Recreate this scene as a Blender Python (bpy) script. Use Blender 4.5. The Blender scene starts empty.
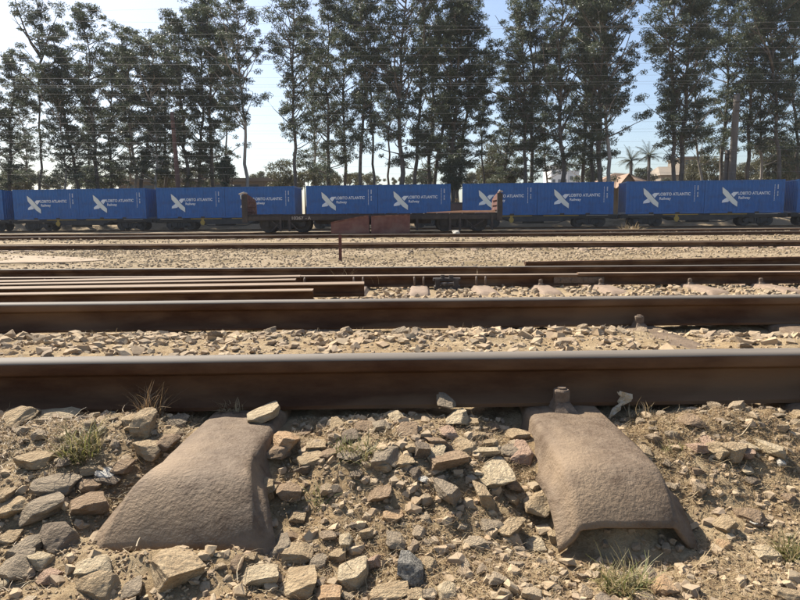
import bpy, bmesh, math, random
import numpy as np
from mathutils import Vector, Matrix

S = bpy.context.scene
C = S.collection
rnd = random.Random(7)
R_ = math.radians

# ------------------------------------------------------------------ camera
CAMZ = 0.455
FPX = 616.0
cam_d = bpy.data.cameras.new('camera')
cam = bpy.data.objects.new('camera', cam_d)
C.objects.link(cam)
cam_d.sensor_width = 36.0
cam_d.lens = FPX / 800 * 36.0
cam_d.clip_start = 0.05
cam_d.clip_end = 3000
RC = Matrix.Rotation(R_(90 - 7.05), 3, 'X') @ Matrix.Rotation(R_(-0.46), 3, 'Z')
cam.matrix_world = Matrix.Translation((0, 0, CAMZ)) @ RC.to_4x4()
S.camera = cam

# ------------------------------------------------------------------ light
SUN_EL, SUN_AZ = 47.0, -43.0          # azimuth from +Y, negative = to the left
world = bpy.data.worlds.new('World')
S.world = world
world.use_nodes = True
wn = world.node_tree.nodes
sky = wn.new('ShaderNodeTexSky')
sky.sky_type = 'NISHITA'
sky.sun_disc = False
sky.sun_elevation = R_(SUN_EL)
sky.sun_rotation = R_(SUN_AZ)
sky.air_density = 1.0
sky.dust_density = 1.8
sky.ozone_density = 2.2
wn['Background'].inputs['Strength'].default_value = 0.085
world.node_tree.links.new(sky.outputs[0], wn['Background'].inputs[0])
sun_d = bpy.data.lights.new('sun', 'SUN')
sun_d.energy = 5.0
sun_d.angle = R_(0.5)
sun_d.color = (1.0, 0.93, 0.82)
sun = bpy.data.objects.new('sun', sun_d)
C.objects.link(sun)
sdir = Vector((math.cos(R_(SUN_EL)) * math.sin(R_(SUN_AZ)), math.cos(R_(SUN_EL)) * math.cos(R_(SUN_AZ)), math.sin(R_(SUN_EL))))
sun.rotation_euler = sdir.to_track_quat('Z', 'Y').to_euler()
S.view_settings.view_transform = 'Standard'
S.view_settings.look = 'None'
S.view_settings.exposure = 1.05
S.view_settings.gamma = 1.0
S.view_settings.use_curve_mapping = False

# ------------------------------------------------------------------ helpers
def tag(o, label=None, cat=None, group=None, kind=None):
    if label: o['label'] = label
    if cat: o['category'] = cat
    if group: o['group'] = group
    if kind: o['kind'] = kind
    return o

def empty(name, loc=(0, 0, 0), rz=0.0, label=None, cat=None, group=None):
    o = bpy.data.objects.new(name, None)
    C.objects.link(o)
    o.empty_display_size = 0.1
    o.location = loc
    o.rotation_euler = (0, 0, rz)
    return tag(o, label, cat, group)

def link(name, me, parent=None, loc=(0, 0, 0), rot=(0, 0, 0), scale=(1, 1, 1)):
    o = bpy.data.objects.new(name, me)
    C.objects.link(o)
    if parent: o.parent = parent
    o.location = loc; o.rotation_euler = rot; o.scale = scale
    return o

def copy_tree(o, parent=None):
    c = o.copy()
    C.objects.link(c)
    c.parent = parent
    for ch in list(o.children):
        copy_tree(ch, c)
    return c

class MB:
    def __init__(s): s.v = []; s.f = []; s.m = []
    def add(s, vs, fs, m=0):
        b = len(s.v)
        s.v += [tuple(p) for p in vs]
        s.f += [tuple(i + b for i in f) for f in fs]
        s.m += [m] * len(fs)
    def box(s, a, b, m=0, M=None):
        (x0, y0, z0), (x1, y1, z1) = a, b
        vs = [(x0, y0, z0), (x1, y0, z0), (x1, y1, z0), (x0, y1, z0), (x0, y0, z1), (x1, y0, z1), (x1, y1, z1), (x0, y1, z1)]
        if M: vs = [M @ Vector(p) for p in vs]
        s.add(vs, [(0, 3, 2, 1), (4, 5, 6, 7), (0, 1, 5, 4), (1, 2, 6, 5), (2, 3, 7, 6), (3, 0, 4, 7)], m)
    def prism(s, poly, y0, y1, m=0, M=None):      # polygon in x,z extruded along y
        n = len(poly)
        vs = [(x, y0, z) for x, z in poly] + [(x, y1, z) for x, z in poly]
        if M: vs = [M @ Vector(p) for p in vs]
        s.add(vs, [tuple(range(n)), tuple(reversed(range(n, 2 * n)))] + [(i, i + n, (i + 1) % n + n, (i + 1) % n) for i in range(n)], m)
    def tube(s, pts, rad, n=8, m=0, cap=True):
        pts = [Vector(p) for p in pts]
        if not hasattr(rad, '__len__'): rad = [rad] * len(pts)
        rings = []
        up = Vector((0.31, 0.2, 0.93)).normalized()
        for i, p in enumerate(pts):
            t = (pts[min(i + 1, len(pts) - 1)] - pts[max(i - 1, 0)]).normalized()
            u = up if abs(t.dot(up)) < 0.93 else Vector((1, 0, 0))
            a = t.cross(u).normalized(); b = t.cross(a)
            rings.append([p + rad[i] * (math.cos(2 * math.pi * k / n) * a + math.sin(2 * math.pi * k / n) * b) for k in range(n)])
        vs = [q for r in rings for q in r]
        fs = []
        for i in range(len(pts) - 1):
            for k in range(n):
                fs.append((i * n + k, i * n + (k + 1) % n, (i + 1) * n + (k + 1) % n, (i + 1) * n + k))
        if cap:
            fs.append(tuple(reversed(range(n)))); fs.append(tuple((len(pts) - 1) * n + k for k in range(n)))
        s.add(vs, fs, m)
    def mesh(s, name, mats, smooth=False):
        me = bpy.data.meshes.new(name)
        me.from_pydata(s.v, [], s.f)
        for m in (mats if isinstance(mats, (list, tuple)) else [mats]): me.materials.append(m)
        if max(s.m, default=0) > 0: me.polygons.foreach_set('material_index', s.m)
        if smooth: me.polygons.foreach_set('use_smooth', [True] * len(s.f))
        me.update()
        return me
    def build(s, name, mats, parent=None, loc=(0, 0, 0), rot=(0, 0, 0), smooth=False):
        return link(name, s.mesh(name, mats, smooth), parent, loc, rot)

def np_mesh(name, V, F, mat, smooth=False):
    """V (n,3), F (m,k) arrays, all faces with k corners"""
    me = bpy.data.meshes.new(name)
    V = np.asarray(V, np.float32); F = np.asarray(F, np.int32)
    k = F.shape[1]
    me.vertices.add(len(V)); me.vertices.foreach_set('co', V.ravel())
    me.loops.add(F.size); me.loops.foreach_set('vertex_index', F.ravel())
    me.polygons.add(len(F)); me.polygons.foreach_set('loop_start', np.arange(0, F.size, k, dtype=np.int32))
    me.polygons.foreach_set('use_smooth', np.full(len(F), smooth))
    for m in (mat if isinstance(mat, (list, tuple)) else [mat]): me.materials.append(m)
    me.update(calc_edges=True)
    me.validate()
    return me

# noise -------------------------------------------------------------
def _h(i, j, s):
    n = (i.astype(np.int64) * 374761393 + j.astype(np.int64) * 668265263 + s * 974634777) & 0xffffffff
    n = ((n ^ (n >> 13)) * 1274126177) & 0xffffffff
    return ((n ^ (n >> 16)) & 0xffff) / 65535.0
def vnoise(x, y, s=0):
    x = np.asarray(x, float); y = np.asarray(y, float)
    i = np.floor(x); j = np.floor(y); u = x - i; v = y - j
    u = u * u * (3 - 2 * u); v = v * v * (3 - 2 * v)
    i = i.astype(np.int64); j = j.astype(np.int64)
    a = _h(i, j, s); b = _h(i + 1, j, s); c = _h(i, j + 1, s); d = _h(i + 1, j + 1, s)
    return ((a * (1 - u) + b * u) * (1 - v) + (c * (1 - u) + d * u) * v) * 2 - 1
def fbm(x, y, s=0, o=4):
    r = 0; a = 1.0
    for k in range(o):
        r = r + a * vnoise(np.asarray(x) * 2 ** k, np.asarray(y) * 2 ** k, s + k * 17); a *= 0.5
    return r
def sstep(a, b, x):
    t = np.clip((np.asarray(x, float) - a) / (b - a), 0, 1)
    return t * t * (3 - 2 * t)

def bump_(x, y, cx, cy, rx, ry):
    return np.exp(-(((x - cx) / rx) ** 2 + ((y - cy) / ry) ** 2))

def gh(x, y):
    """ground height"""
    x = np.asarray(x, float); y = np.asarray(y, float)
    near = 1 - sstep(1.5, 1.7, y)
    h = -0.018 + 0.012 * fbm(x * 3.1, y * 3.1, 3) + 0.006 * fbm(x * 17, y * 17, 9, 3) * (1 - sstep(6, 9, y)) + 0.0025 * vnoise(x * 70, y * 70, 5) * (1 - sstep(3, 5, y))
    h = h - near * 0.108 * (1 - sstep(0.95, 1.37, y))
    for sx in (-0.372, 0.395):
        h = h - near * 0.018 * np.exp(-((np.abs(x - sx) - 0.15) / 0.05) ** 2) * sstep(0.95, 1.1, y) * (1 - sstep(1.4, 1.47, y))
    h = h + near * (0.035 * bump_(x, y, -0.98, 1.38, 0.42, 0.10) + 0.030 * bump_(x, y, 0.80, 1.40, 0.22, 0.08) + 0.012 * bump_(x, y, -0.62, 1.42, 0.12, 0.07) + 0.012 * bump_(x, y, 0.05, 1.42, 0.2, 0.06))
    h = h - near * (0.022 * bump_(x, y, 0.41, 1.02, 0.10, 0.06)) + near * (0.014 * bump_(x, y, -0.56, 1.03, 0.07, 0.05) + 0.012 * bump_(x, y, -0.24, 1.02, 0.05, 0.05) + 0.022 * bump_(x, y, -0.40, 0.985, 0.16, 0.028) + 0.045 * bump_(x, y, 0.40, 1.09, 0.085, 0.075)) - near * 0.02 * bump_(x, y, -0.36, 1.46, 0.14, 0.05) - near * 0.02 * bump_(x, y, 0.42, 1.46, 0.2, 0.05)
    # between the rails: a level sandy fill, falling off at the far rail
    mid = sstep(1.6, 1.7, y) * (1 - sstep(2.6, 2.75, y))
    h = h + mid * (0.034 - 0.03 * sstep(2.48, 2.62, y) - 0.03 * bump_(x, y, 1.15, 2.35, 0.16, 0.3) - 0.035 * sstep(1.25, 1.42, x) * sstep(2.2, 2.45, y))
    h = h - 0.205 * sstep(2.85, 3.6, y) + 0.165 * sstep(13.5, 26, y)
    # under rail 1 keep clear of the foot
    h = np.minimum(h, np.where(np.abs(y - 1.545) < 0.075, -0.004, 1))
    h = np.minimum(h, np.where(np.abs(y - 2.715) < 0.075, -0.004, 1))
    far = sstep(5.5, 9, y)
    h = h + far * (0.035 * fbm(x * 0.35, y * 0.5, 31, 3) - 0.01)
    h = h + 1.25 * sstep(54.6, 59.5, y + 0.089 * x)
    h = h + sstep(80, 200, np.hypot(x, y)) * 0.4 * fbm(x * 0.01, y * 0.01, 8, 2)
    return h
def ghf(x, y): return float(gh(np.array([x]), np.array([y]))[0])

def ray(px, py): return RC @ Vector(((px - 400) / FPX, (300 - py) / FPX, -1))
def G(px, py, z=0.0):
    v = ray(px, py); t = (z - CAMZ) / v.z
    return Vector((t * v.x, t * v.y, z))
def GG(px, py):
    z = -0.03
    for _ in range(6):
        p = G(px, py, z); z = ghf(p.x, p.y)
    return Vector((p.x, p.y, z))
def P(px, py, Y):
    v = ray(px, py); t = Y / v.y
    return Vector((t * v.x, Y, CAMZ + t * v.z))
def depth(p):                      # distance along the view axis
    return (p - Vector((0, 0, CAMZ))).dot(RC @ Vector((0, 0, -1)))

# ------------------------------------------------------------------ materials
def mat(name, c1, c2=None, scale=20.0, rough=0.8, metal=0.0, bump=0.0, bscale=None, detail=6.0, c3=None, s3=3.0, rand=None, stretch=None, spec=None, bdist=0.01, bdetail=8):
    m = bpy.data.materials.new(name); m.use_nodes = True
    nt = m.node_tree; N = nt.nodes; L = nt.links
    b = N['Principled BSDF']
    b.inputs['Roughness'].default_value = rough; b.inputs['Metallic'].default_value = metal
    if spec is not None: b.inputs['Specular IOR Level'].default_value = spec
    tc = N.new('ShaderNodeTexCoord'); co = tc.outputs['Object']
    if stretch:
        mp = N.new('ShaderNodeMapping'); mp.inputs['Scale'].default_value = stretch
        L.new(co, mp.inputs[0]); co = mp.outputs[0]
    col = None
    if c2:
        nz = N.new('ShaderNodeTexNoise'); nz.inputs['Scale'].default_value = scale; nz.inputs['Detail'].default_value = detail; nz.inputs['Roughness'].default_value = 0.65
        L.new(co, nz.inputs['Vector'])
        cr = N.new('ShaderNodeValToRGB'); cr.color_ramp.elements[0].position = 0.35; cr.color_ramp.elements[1].position = 0.65
        cr.color_ramp.elements[0].color = (*c1, 1); cr.color_ramp.elements[1].color = (*c2, 1)
        L.new(nz.outputs['Fac'], cr.inputs[0]); col = cr.outputs[0]
    if c3 and col:
        nz3 = N.new('ShaderNodeTexNoise'); nz3.inputs['Scale'].default_value = s3; nz3.inputs['Detail'].default_value = 5
        L.new(co, nz3.inputs['Vector'])
        r3 = N.new('ShaderNodeValToRGB'); r3.color_ramp.elements[0].position = 0.48; r3.color_ramp.elements[1].position = 0.66
        L.new(nz3.outputs['Fac'], r3.inputs[0])
        mx = N.new('ShaderNodeMix'); mx.data_type = 'RGBA'
        L.new(r3.outputs[0], mx.inputs['Factor']); L.new(col, mx.inputs['A']); mx.inputs['B'].default_value = (*c3, 1); col = mx.outputs['Result']
    if rand:                                  # list of colours picked per object / per island
        mode, cols, amt = rand
        if mode == 'object':
            src = N.new('ShaderNodeObjectInfo').outputs['Random']
        else:
            src = N.new('ShaderNodeNewGeometry').outputs['Random Per Island']
        rr = N.new('ShaderNodeValToRGB'); rr.color_ramp.interpolation = 'LINEAR'
        els = rr.color_ramp.elements
        while len(els) < len(cols): els.new(0.5)
        for i, c in enumerate(cols):
            els[i].position = i / (len(cols) - 1); els[i].color = (*c, 1)
        L.new(src, rr.inputs[0])
        if col:
            mx = N.new('ShaderNodeMix'); mx.data_type = 'RGBA'; mx.inputs['Factor'].default_value = amt
            L.new(col, mx.inputs['A']); L.new(rr.outputs[0], mx.inputs['B']); col = mx.outputs['Result']
        else: col = rr.outputs[0]
    if col: L.new(col, b.inputs['Base Color'])
    else: b.inputs['Base Color'].default_value = (*c1, 1)
    if bump:
        nb = N.new('ShaderNodeTexNoise'); nb.inputs['Scale'].default_value = bscale or scale * 3; nb.inputs['Detail'].default_value = bdetail; nb.inputs['Roughness'].default_value = 0.6
        L.new(co, nb.inputs['Vector'])
        bp = N.new('ShaderNodeBump'); bp.inputs['Strength'].default_value = bump; bp.inputs['Distance'].default_value = bdist
        L.new(nb.outputs['Fac'], bp.inputs['Height']); L.new(bp.outputs[0], b.inputs['Normal'])
    return m

STONES = [(0.336, 0.23, 0.133), (0.459, 0.336, 0.203), (0.269, 0.207, 0.139), (0.414, 0.308, 0.191), (0.347, 0.252, 0.162), (0.19, 0.14, 0.099), (0.493, 0.381, 0.244), (0.302, 0.224, 0.145), (0.392, 0.269, 0.162)]
M = {}
M['stone'] = mat('stone_grain', (0.24, 0.20, 0.15), (0.44, 0.36, 0.25), 2.2, 0.9, bump=0.6, bscale=9, rand=('object', STONES, 0.62), spec=0.25, bdist=0.08)
M['gravel'] = mat('gravel', (0.25, 0.20, 0.14), (0.42, 0.34, 0.23), 40, 0.92, bump=0.4, bscale=160, rand=('island', STONES, 0.7), spec=0.2, bdist=0.004)
def stone_mat(name, c, c2, rough=0.9, scale=2.5):
    return mat(name, c, c2, scale, rough, bump=0.6, bscale=9, spec=0.25, bdist=0.08)
M['tan'] = stone_mat('stone_tan', (0.30, 0.215, 0.125), (0.44, 0.335, 0.205))
M['cream'] = stone_mat('stone_cream', (0.36, 0.28, 0.175), (0.52, 0.42, 0.275))
M['grey'] = stone_mat('stone_grey', (0.21, 0.165, 0.115), (0.34, 0.27, 0.185))
M['dark'] = stone_mat('stone_dark', (0.15, 0.115, 0.08), (0.24, 0.185, 0.13))
M['brown'] = stone_mat('stone_brown', (0.22, 0.15, 0.09), (0.33, 0.235, 0.15))
M['pink'] = stone_mat('stone_pink', (0.33, 0.215, 0.145), (0.43, 0.30, 0.21))
M['white'] = stone_mat('stone_white', (0.46, 0.42, 0.35), (0.62, 0.58, 0.50))
M['orange'] = stone_mat('stone_orange', (0.38, 0.24, 0.13), (0.46, 0.32, 0.19))
M['speckled'] = mat('stone_speckled', (0.095, 0.088, 0.075), (0.44, 0.40, 0.33), 8, 0.85, bump=0.8, bscale=10, bdist=0.08)

# ground
def ground_mat():
    m = bpy.data.materials.new('ground_soil'); m.use_nodes = True
    nt = m.node_tree; N = nt.nodes; L = nt.links
    b = N['Principled BSDF']; b.inputs['Roughness'].default_value = 0.95; b.inputs['Specular IOR Level'].default_value = 0.15
    g = N.new('ShaderNodeNewGeometry'); pos = g.outputs['Position']
    def nz(scale, detail=6, rough=0.6):
        n = N.new('ShaderNodeTexNoise'); n.inputs['Scale'].default_value = scale; n.inputs['Detail'].default_value = detail; n.inputs['Roughness'].default_value = rough
        L.new(pos, n.inputs['Vector']); return n.outputs['Fac']
    def ramp(src, els):
        r = N.new('ShaderNodeValToRGB'); e = r.color_ramp.elements
        while len(e) < len(els): e.new(0.5)
        for i, (p, c) in enumerate(els): e[i].position = p; e[i].color = (*c, 1)
        L.new(src, r.inputs[0]); return r.outputs[0]
    def mix(f, a, c, mode='MIX'):
        x = N.new('ShaderNodeMix'); x.data_type = 'RGBA'; x.blend_type = mode
        if isinstance(f, float): x.inputs['Factor'].default_value = f
        else: L.new(f, x.inputs['Factor'])
        L.new(a, x.inputs['A'])
        if isinstance(c, tuple): x.inputs['B'].default_value = (*c, 1)
        else: L.new(c, x.inputs['B'])
        return x.outputs['Result']
    fine = ramp(nz(140, 8, 0.75), [(0.3, (0.19, 0.125, 0.065)), (0.5, (0.33, 0.235, 0.13)), (0.7, (0.43, 0.33, 0.20))])
    sand = ramp(nz(60, 8, 0.7), [(0.3, (0.31, 0.225, 0.13)), (0.7, (0.45, 0.35, 0.215))])
    patch = ramp(nz(2.6, 5, 0.6), [(0.42, (0, 0, 0)), (0.6, (1, 1, 1))])
    c = mix(patch, fine, sand)
    lit = ramp(nz(9, 6, 0.7), [(0.5, (0, 0, 0)), (0.68, (1, 1, 1))])
    c = mix(lit, c, (0.19, 0.125, 0.065))
    # farther yard: gravel speckle, dry-grass patches
    farc = ramp(nz(22, 8, 0.8), [(0.35, (0.17, 0.125, 0.075)), (0.5, (0.28, 0.215, 0.135)), (0.68, (0.38, 0.305, 0.21))])
    sep = N.new('ShaderNodeSeparateXYZ'); L.new(pos, sep.inputs[0])
    mr = N.new('ShaderNodeMapRange'); mr.inputs['From Min'].default_value = 5.0; mr.inputs['From Max'].default_value = 8.0
    L.new(sep.outputs['Y'], mr.inputs['Value'])
    gp = ramp(nz(0.55, 4, 0.65), [(0.47, (0, 0, 0)), (0.62, (1, 1, 1))])
    farc = mix(gp, farc, (0.17, 0.125, 0.068))
    c = mix(mr.outputs[0], c, farc)
    L.new(c, b.inputs['Base Color'])
    bp = N.new('ShaderNodeBump'); bp.inputs['Strength'].default_value = 0.8; bp.inputs['Distance'].default_value = 0.008
    L.new(nz(170, 8, 0.75), bp.inputs['Height'])
    bp2 = N.new('ShaderNodeBump'); bp2.inputs['Strength'].default_value = 0.6; bp2.inputs['Distance'].default_value = 0.03
    L.new(nz(25, 6, 0.7), bp2.inputs['Height']); L.new(bp.outputs[0], bp2.inputs['Normal'])
    L.new(bp2.outputs[0], b.inputs['Normal'])
    return m
M['ground'] = ground_mat()
M['path'] = mat('bare_earth', (0.25, 0.185, 0.12), (0.32, 0.24, 0.16), 3, 0.95, bump=0.3, bscale=30)
M['rust'] = mat('rail_rust', (0.060, 0.026, 0.012), (0.115, 0.060, 0.030), 14, 0.85, bump=0.45, bscale=160, stretch=(0.35, 1, 1), c3=(0.165, 0.095, 0.050), s3=5, spec=0.2, bdist=0.003)
M['railtop'] = mat('rail_running_surface', (0.11, 0.092, 0.074), (0.185, 0.158, 0.127), 6, 0.75, 0.0, spec=0.3, bump=0.2, bscale=200, stretch=(0.15, 3, 1), bdist=0.001)
M['railtop_rusty'] = mat('rail_top_rusty', (0.25, 0.175, 0.115), (0.34, 0.25, 0.17), 12, 0.75, bump=0.2, bscale=200, stretch=(0.2, 1, 1), bdist=0.001)
M['loosetop'] = mat('loose_rail_rust', (0.17, 0.112, 0.068), (0.24, 0.168, 0.108), 12, 0.85, bump=0.2, bscale=150, stretch=(0.2, 1, 1), bdist=0.001)
M['sleeper'] = mat('sleeper_rust', (0.105, 0.070, 0.044), (0.185, 0.136, 0.092), 30, 0.72, 0.0, bump=0.75, bscale=125, c3=(0.23, 0.165, 0.105), s3=6, spec=0.22, bdist=0.006, bdetail=7)
M['sleeper_far'] = mat('sleeper_far_rust', (0.17, 0.115, 0.075), (0.25, 0.175, 0.115), 16, 0.8, bump=0.3, bscale=90)
M['bolt'] = mat('bolt_rust', (0.10, 0.066, 0.042), (0.19, 0.135, 0.09), 60, 0.8, bump=0.5, bscale=300, bdist=0.003)
M['clip'] = mat('clip_steel', (0.30, 0.26, 0.22), (0.42, 0.37, 0.32), 40, 0.6)
M['iron'] = mat('dark_iron', (0.035, 0.028, 0.024), (0.075, 0.06, 0.05), 8, 0.8)
M['blue'] = mat('container_blue', (0.006, 0.098, 0.32), (0.008, 0.112, 0.355), 1.2, 0.42, c3=(0.010, 0.086, 0.265), s3=2.0)
M['logo'] = mat('logo_white', (0.80, 0.82, 0.84), None, rough=0.5)
M['logo_grey'] = mat('logo_grey', (0.78, 0.78, 0.70), None, rough=0.5)
M['under'] = mat('wagon_underframe', (0.022, 0.022, 0.024), (0.05, 0.045, 0.04), 3, 0.7)
M['wheel'] = mat('wheel_steel', (0.03, 0.027, 0.025), (0.065, 0.055, 0.048), 6, 0.65)
M['yellow'] = mat('yellow_paint', (0.42, 0.27, 0.03), (0.35, 0.22, 0.04), 5, 0.6)
M['wagonrust'] = mat('wagon_rust', (0.034, 0.028, 0.026), (0.070, 0.055, 0.045), 4, 0.85)
M['redrust'] = mat('red_rusty_sheet', (0.085, 0.030, 0.022), (0.14, 0.052, 0.038), 5, 0.85, bump=0.3, bscale=20, c3=(0.22, 0.11, 0.075), s3=3)
M['boxrust'] = mat('rusty_panel', (0.13, 0.055, 0.045), (0.19, 0.085, 0.065), 4, 0.85, bump=0.3, bscale=25, c3=(0.20, 0.115, 0.09), s3=1.6)
M['plank'] = mat('orange_plank', (0.58, 0.30, 0.17), (0.66, 0.38, 0.24), 3, 0.8)
M['bark'] = mat('bark', (0.075, 0.062, 0.05), (0.17, 0.145, 0.12), 3.0, 0.95, bump=0.5, bscale=8, stretch=(1, 1, 0.25), bdist=0.05)
M['palebark'] = mat('pale_bark', (0.24, 0.21, 0.18), (0.38, 0.34, 0.30), 2.5, 0.95, bump=0.4, bscale=8, stretch=(1, 1, 0.3), bdist=0.05)
M['polewood'] = mat('pole_grey', (0.12, 0.10, 0.085), (0.19, 0.16, 0.135), 3, 0.9, stretch=(1, 1, 0.15))
M['poledark'] = mat('pole_brown', (0.10, 0.052, 0.042), (0.16, 0.09, 0.07), 3, 0.9, stretch=(1, 1, 0.15))
M['wire'] = mat('wire_metal', (0.24, 0.24, 0.24), None, rough=0.7)
M['brick'] = mat('wall_brick', (0.22, 0.12, 0.085), (0.32, 0.19, 0.135), 2, 0.95)
M['lowwall'] = mat('low_building_wall', (0.13, 0.108, 0.088), (0.18, 0.15, 0.122), 0.5, 0.95)
M['plaster'] = mat('pale_plaster', (0.62, 0.63, 0.64), (0.70, 0.71, 0.72), 0.2, 0.9)
M['cream_wall'] = mat('cream_plaster', (0.20, 0.165, 0.125), (0.26, 0.215, 0.165), 0.5, 0.9)
M['glass'] = mat('window_glass', (0.05, 0.06, 0.075), None, rough=0.15)
M['tile'] = mat('roof_tile', (0.23, 0.15, 0.10), (0.30, 0.20, 0.135), 1.2, 0.9)

def leaf_mat(name, cols, trans=0.25, rough=0.5):
    m = bpy.data.materials.new(name); m.use_nodes = True
    nt = m.node_tree; N = nt.nodes; L = nt.links
    b = N['Principled BSDF']; b.inputs['Roughness'].default_value = rough; b.inputs['Specular IOR Level'].default_value = 0.35
    src = N.new('ShaderNodeNewGeometry').outputs['Random Per Island']
    r = N.new('ShaderNodeValToRGB'); e = r.color_ramp.elements
    while len(e) < len(cols): e.new(0.5)
    for i, c in enumerate(cols): e[i].position = i / (len(cols) - 1); e[i].color = (*c, 1)
    L.new(src, r.inputs[0]); L.new(r.outputs[0], b.inputs['Base Color'])
    t = N.new('ShaderNodeBsdfTranslucent'); L.new(r.outputs[0], t.inputs[0])
    mx = N.new('ShaderNodeMixShader'); mx.inputs[0].default_value = trans
    L.new(b.outputs[0], mx.inputs[1]); L.new(t.outputs[0], mx.inputs[2])
    L.new(mx.outputs[0], N['Material Output'].inputs['Surface'])
    return m
M['leaf'] = leaf_mat('eucalyptus_leaf', [(0.052, 0.068, 0.042), (0.070, 0.088, 0.052), (0.115, 0.128, 0.072), (0.062, 0.082, 0.054)], 0.36)
M['leaf_olive'] = leaf_mat('olive_leaf', [(0.10, 0.10, 0.055), (0.14, 0.13, 0.07), (0.08, 0.085, 0.05)], 0.25)
M['palmleaf'] = leaf_mat('palm_leaf', [(0.05, 0.06, 0.035), (0.09, 0.10, 0.055)], 0.2)
M['grass'] = leaf_mat('green_grass', [(0.10, 0.12, 0.035), (0.17, 0.17, 0.05), (0.30, 0.24, 0.11), (0.38, 0.30, 0.17), (0.15, 0.16, 0.05)], 0.35)
M['straw'] = leaf_mat('dry_straw', [(0.30, 0.22, 0.12), (0.42, 0.32, 0.18), (0.22, 0.15, 0.08), (0.50, 0.40, 0.24)], 0.3)
M['root'] = leaf_mat('dry_roots', [(0.16, 0.10, 0.055), (0.26, 0.17, 0.09), (0.34, 0.24, 0.13)], 0.2)
M['husk'] = mat('dry_husk', (0.40, 0.28, 0.14), (0.62, 0.55, 0.43), 70, 0.9, bump=0.8, bscale=160)

# ------------------------------------------------------------------ ground
def axis(dense0, dense1, step, far, grow=1.09, maxstep=60):
    a = list(np.arange(dense0, dense1, step))
    s = step; x = a[-1]
    up = []
    while x < far:
        s = min(s * grow, maxstep); x += s; up.append(x)
    return a, up
xa, xu = axis(0, 1.35, 0.0085, 1500, 1.05)
xs = np.array([-v for v in reversed(xu)] + [-v for v in reversed(xa[1:])] + xa + xu)
ya, yu = axis(0.55, 1.5, 0.0075, 1500, 1.03)
yd = []; s_ = 0.02; yy = 0.55
while yy > -900: s_ *= 1.3; yy -= s_; yd.append(yy)
ys = np.array(list(reversed(yd)) + ya + yu)
X, Y = np.meshgrid(xs, ys)
Z = gh(X, Y)
nx, ny = len(xs), len(ys)
idx = np.arange(nx * ny).reshape(ny, nx)
F = np.stack([idx[:-1, :-1], idx[:-1, 1:], idx[1:, 1:], idx[1:, :-1]], -1).reshape(-1, 4)
ground = link('ground', np_mesh('ground', np.stack([X, Y, Z], -1).reshape(-1, 3), F, M['ground'], True))
tag(ground, kind='structure')

# bare earth path strip, far left of the yard
pp = [GG(-60, 265), GG(20, 264.5), GG(70, 263), GG(105, 261), GG(96, 259), GG(60, 257.5), GG(20, 256.5), GG(-60, 255.5)]
mb = MB(); mb.add([(p.x, p.y, p.z + 0.02) for p in pp] + [(p.x, p.y, p.z - 0.05) for p in pp], [tuple(range(8))] + [(i, i + 8, (i + 1) % 8 + 8, (i + 1) % 8) for i in range(8)])
tag(mb.build('earth_path', M['path']), kind='structure')

# ------------------------------------------------------------------ rails and tracks
HALF = [(0.059, 0.0), (0.059, 0.009), (0.034, 0.017), (0.016, 0.026), (0.009, 0.038), (0.0075, 0.052), (0.0075, 0.066), (0.010, 0.077), (0.020, 0.084), (0.033, 0.088), (0.0355, 0.093), (0.0355, 0.109), (0.0335, 0.116), (0.028, 0.1215), (0.018, 0.1245), (0.0, 0.1255)]
PROF = [(-a, z) for a, z in HALF] + [(a, z) for a, z in reversed(HALF[:-1])]     # left foot up over the head to right foot
def rail_mesh(name, L0, L1, top='railtop', step=0.25, wear=0.0006, seed=0, low=False, foot=False):
    prof = PROF if not low else [PROF[i] for i in (0, 1, 3, 5, 7, 9, 11, 13, 15, 17, 19, 21, 23, 25, 27, 29, 30)]
    n = len(prof); k = max(2, int((L1 - L0) / step) + 1)
    xsr = np.linspace(L0, L1, k)
    V = []; r = random.Random(seed)
    for x in xsr:
        oy = wear * r.uniform(-1, 1); oz = wear * r.uniform(-1, 1)
        for (a, z) in prof: V.append((x, a + oy, z + oz))
    Fq = []; mi = []
    for i in range(k - 1):
        for j in range(n):
            jn = (j + 1) % n
            Fq.append((i * n + j, i * n + jn, (i + 1) * n + jn, (i + 1) * n + j))
            zt = min(prof[j][1], prof[jn][1]); mi.append(1 if (zt > 0.1155 or (foot and max(prof[j][1], prof[jn][1]) < 0.0095)) else 0)
    Fq.append(tuple(range(n))); Fq.append(tuple(reversed([(k - 1) * n + j for j in range(n)]))); mi += [0, 0]
    me = bpy.data.meshes.new(name); me.from_pydata(V, [], Fq)
    me.materials.append(M['rust']); me.materials.append(M[top])
    me.polygons.foreach_set('material_index', mi)
    me.polygons.foreach_set('use_smooth', [True] * (len(Fq) - 2) + [False, False])
    me.update()
    try: me.set_sharp_from_angle(angle=R_(38))
    except Exception: pass
    return me

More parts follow.
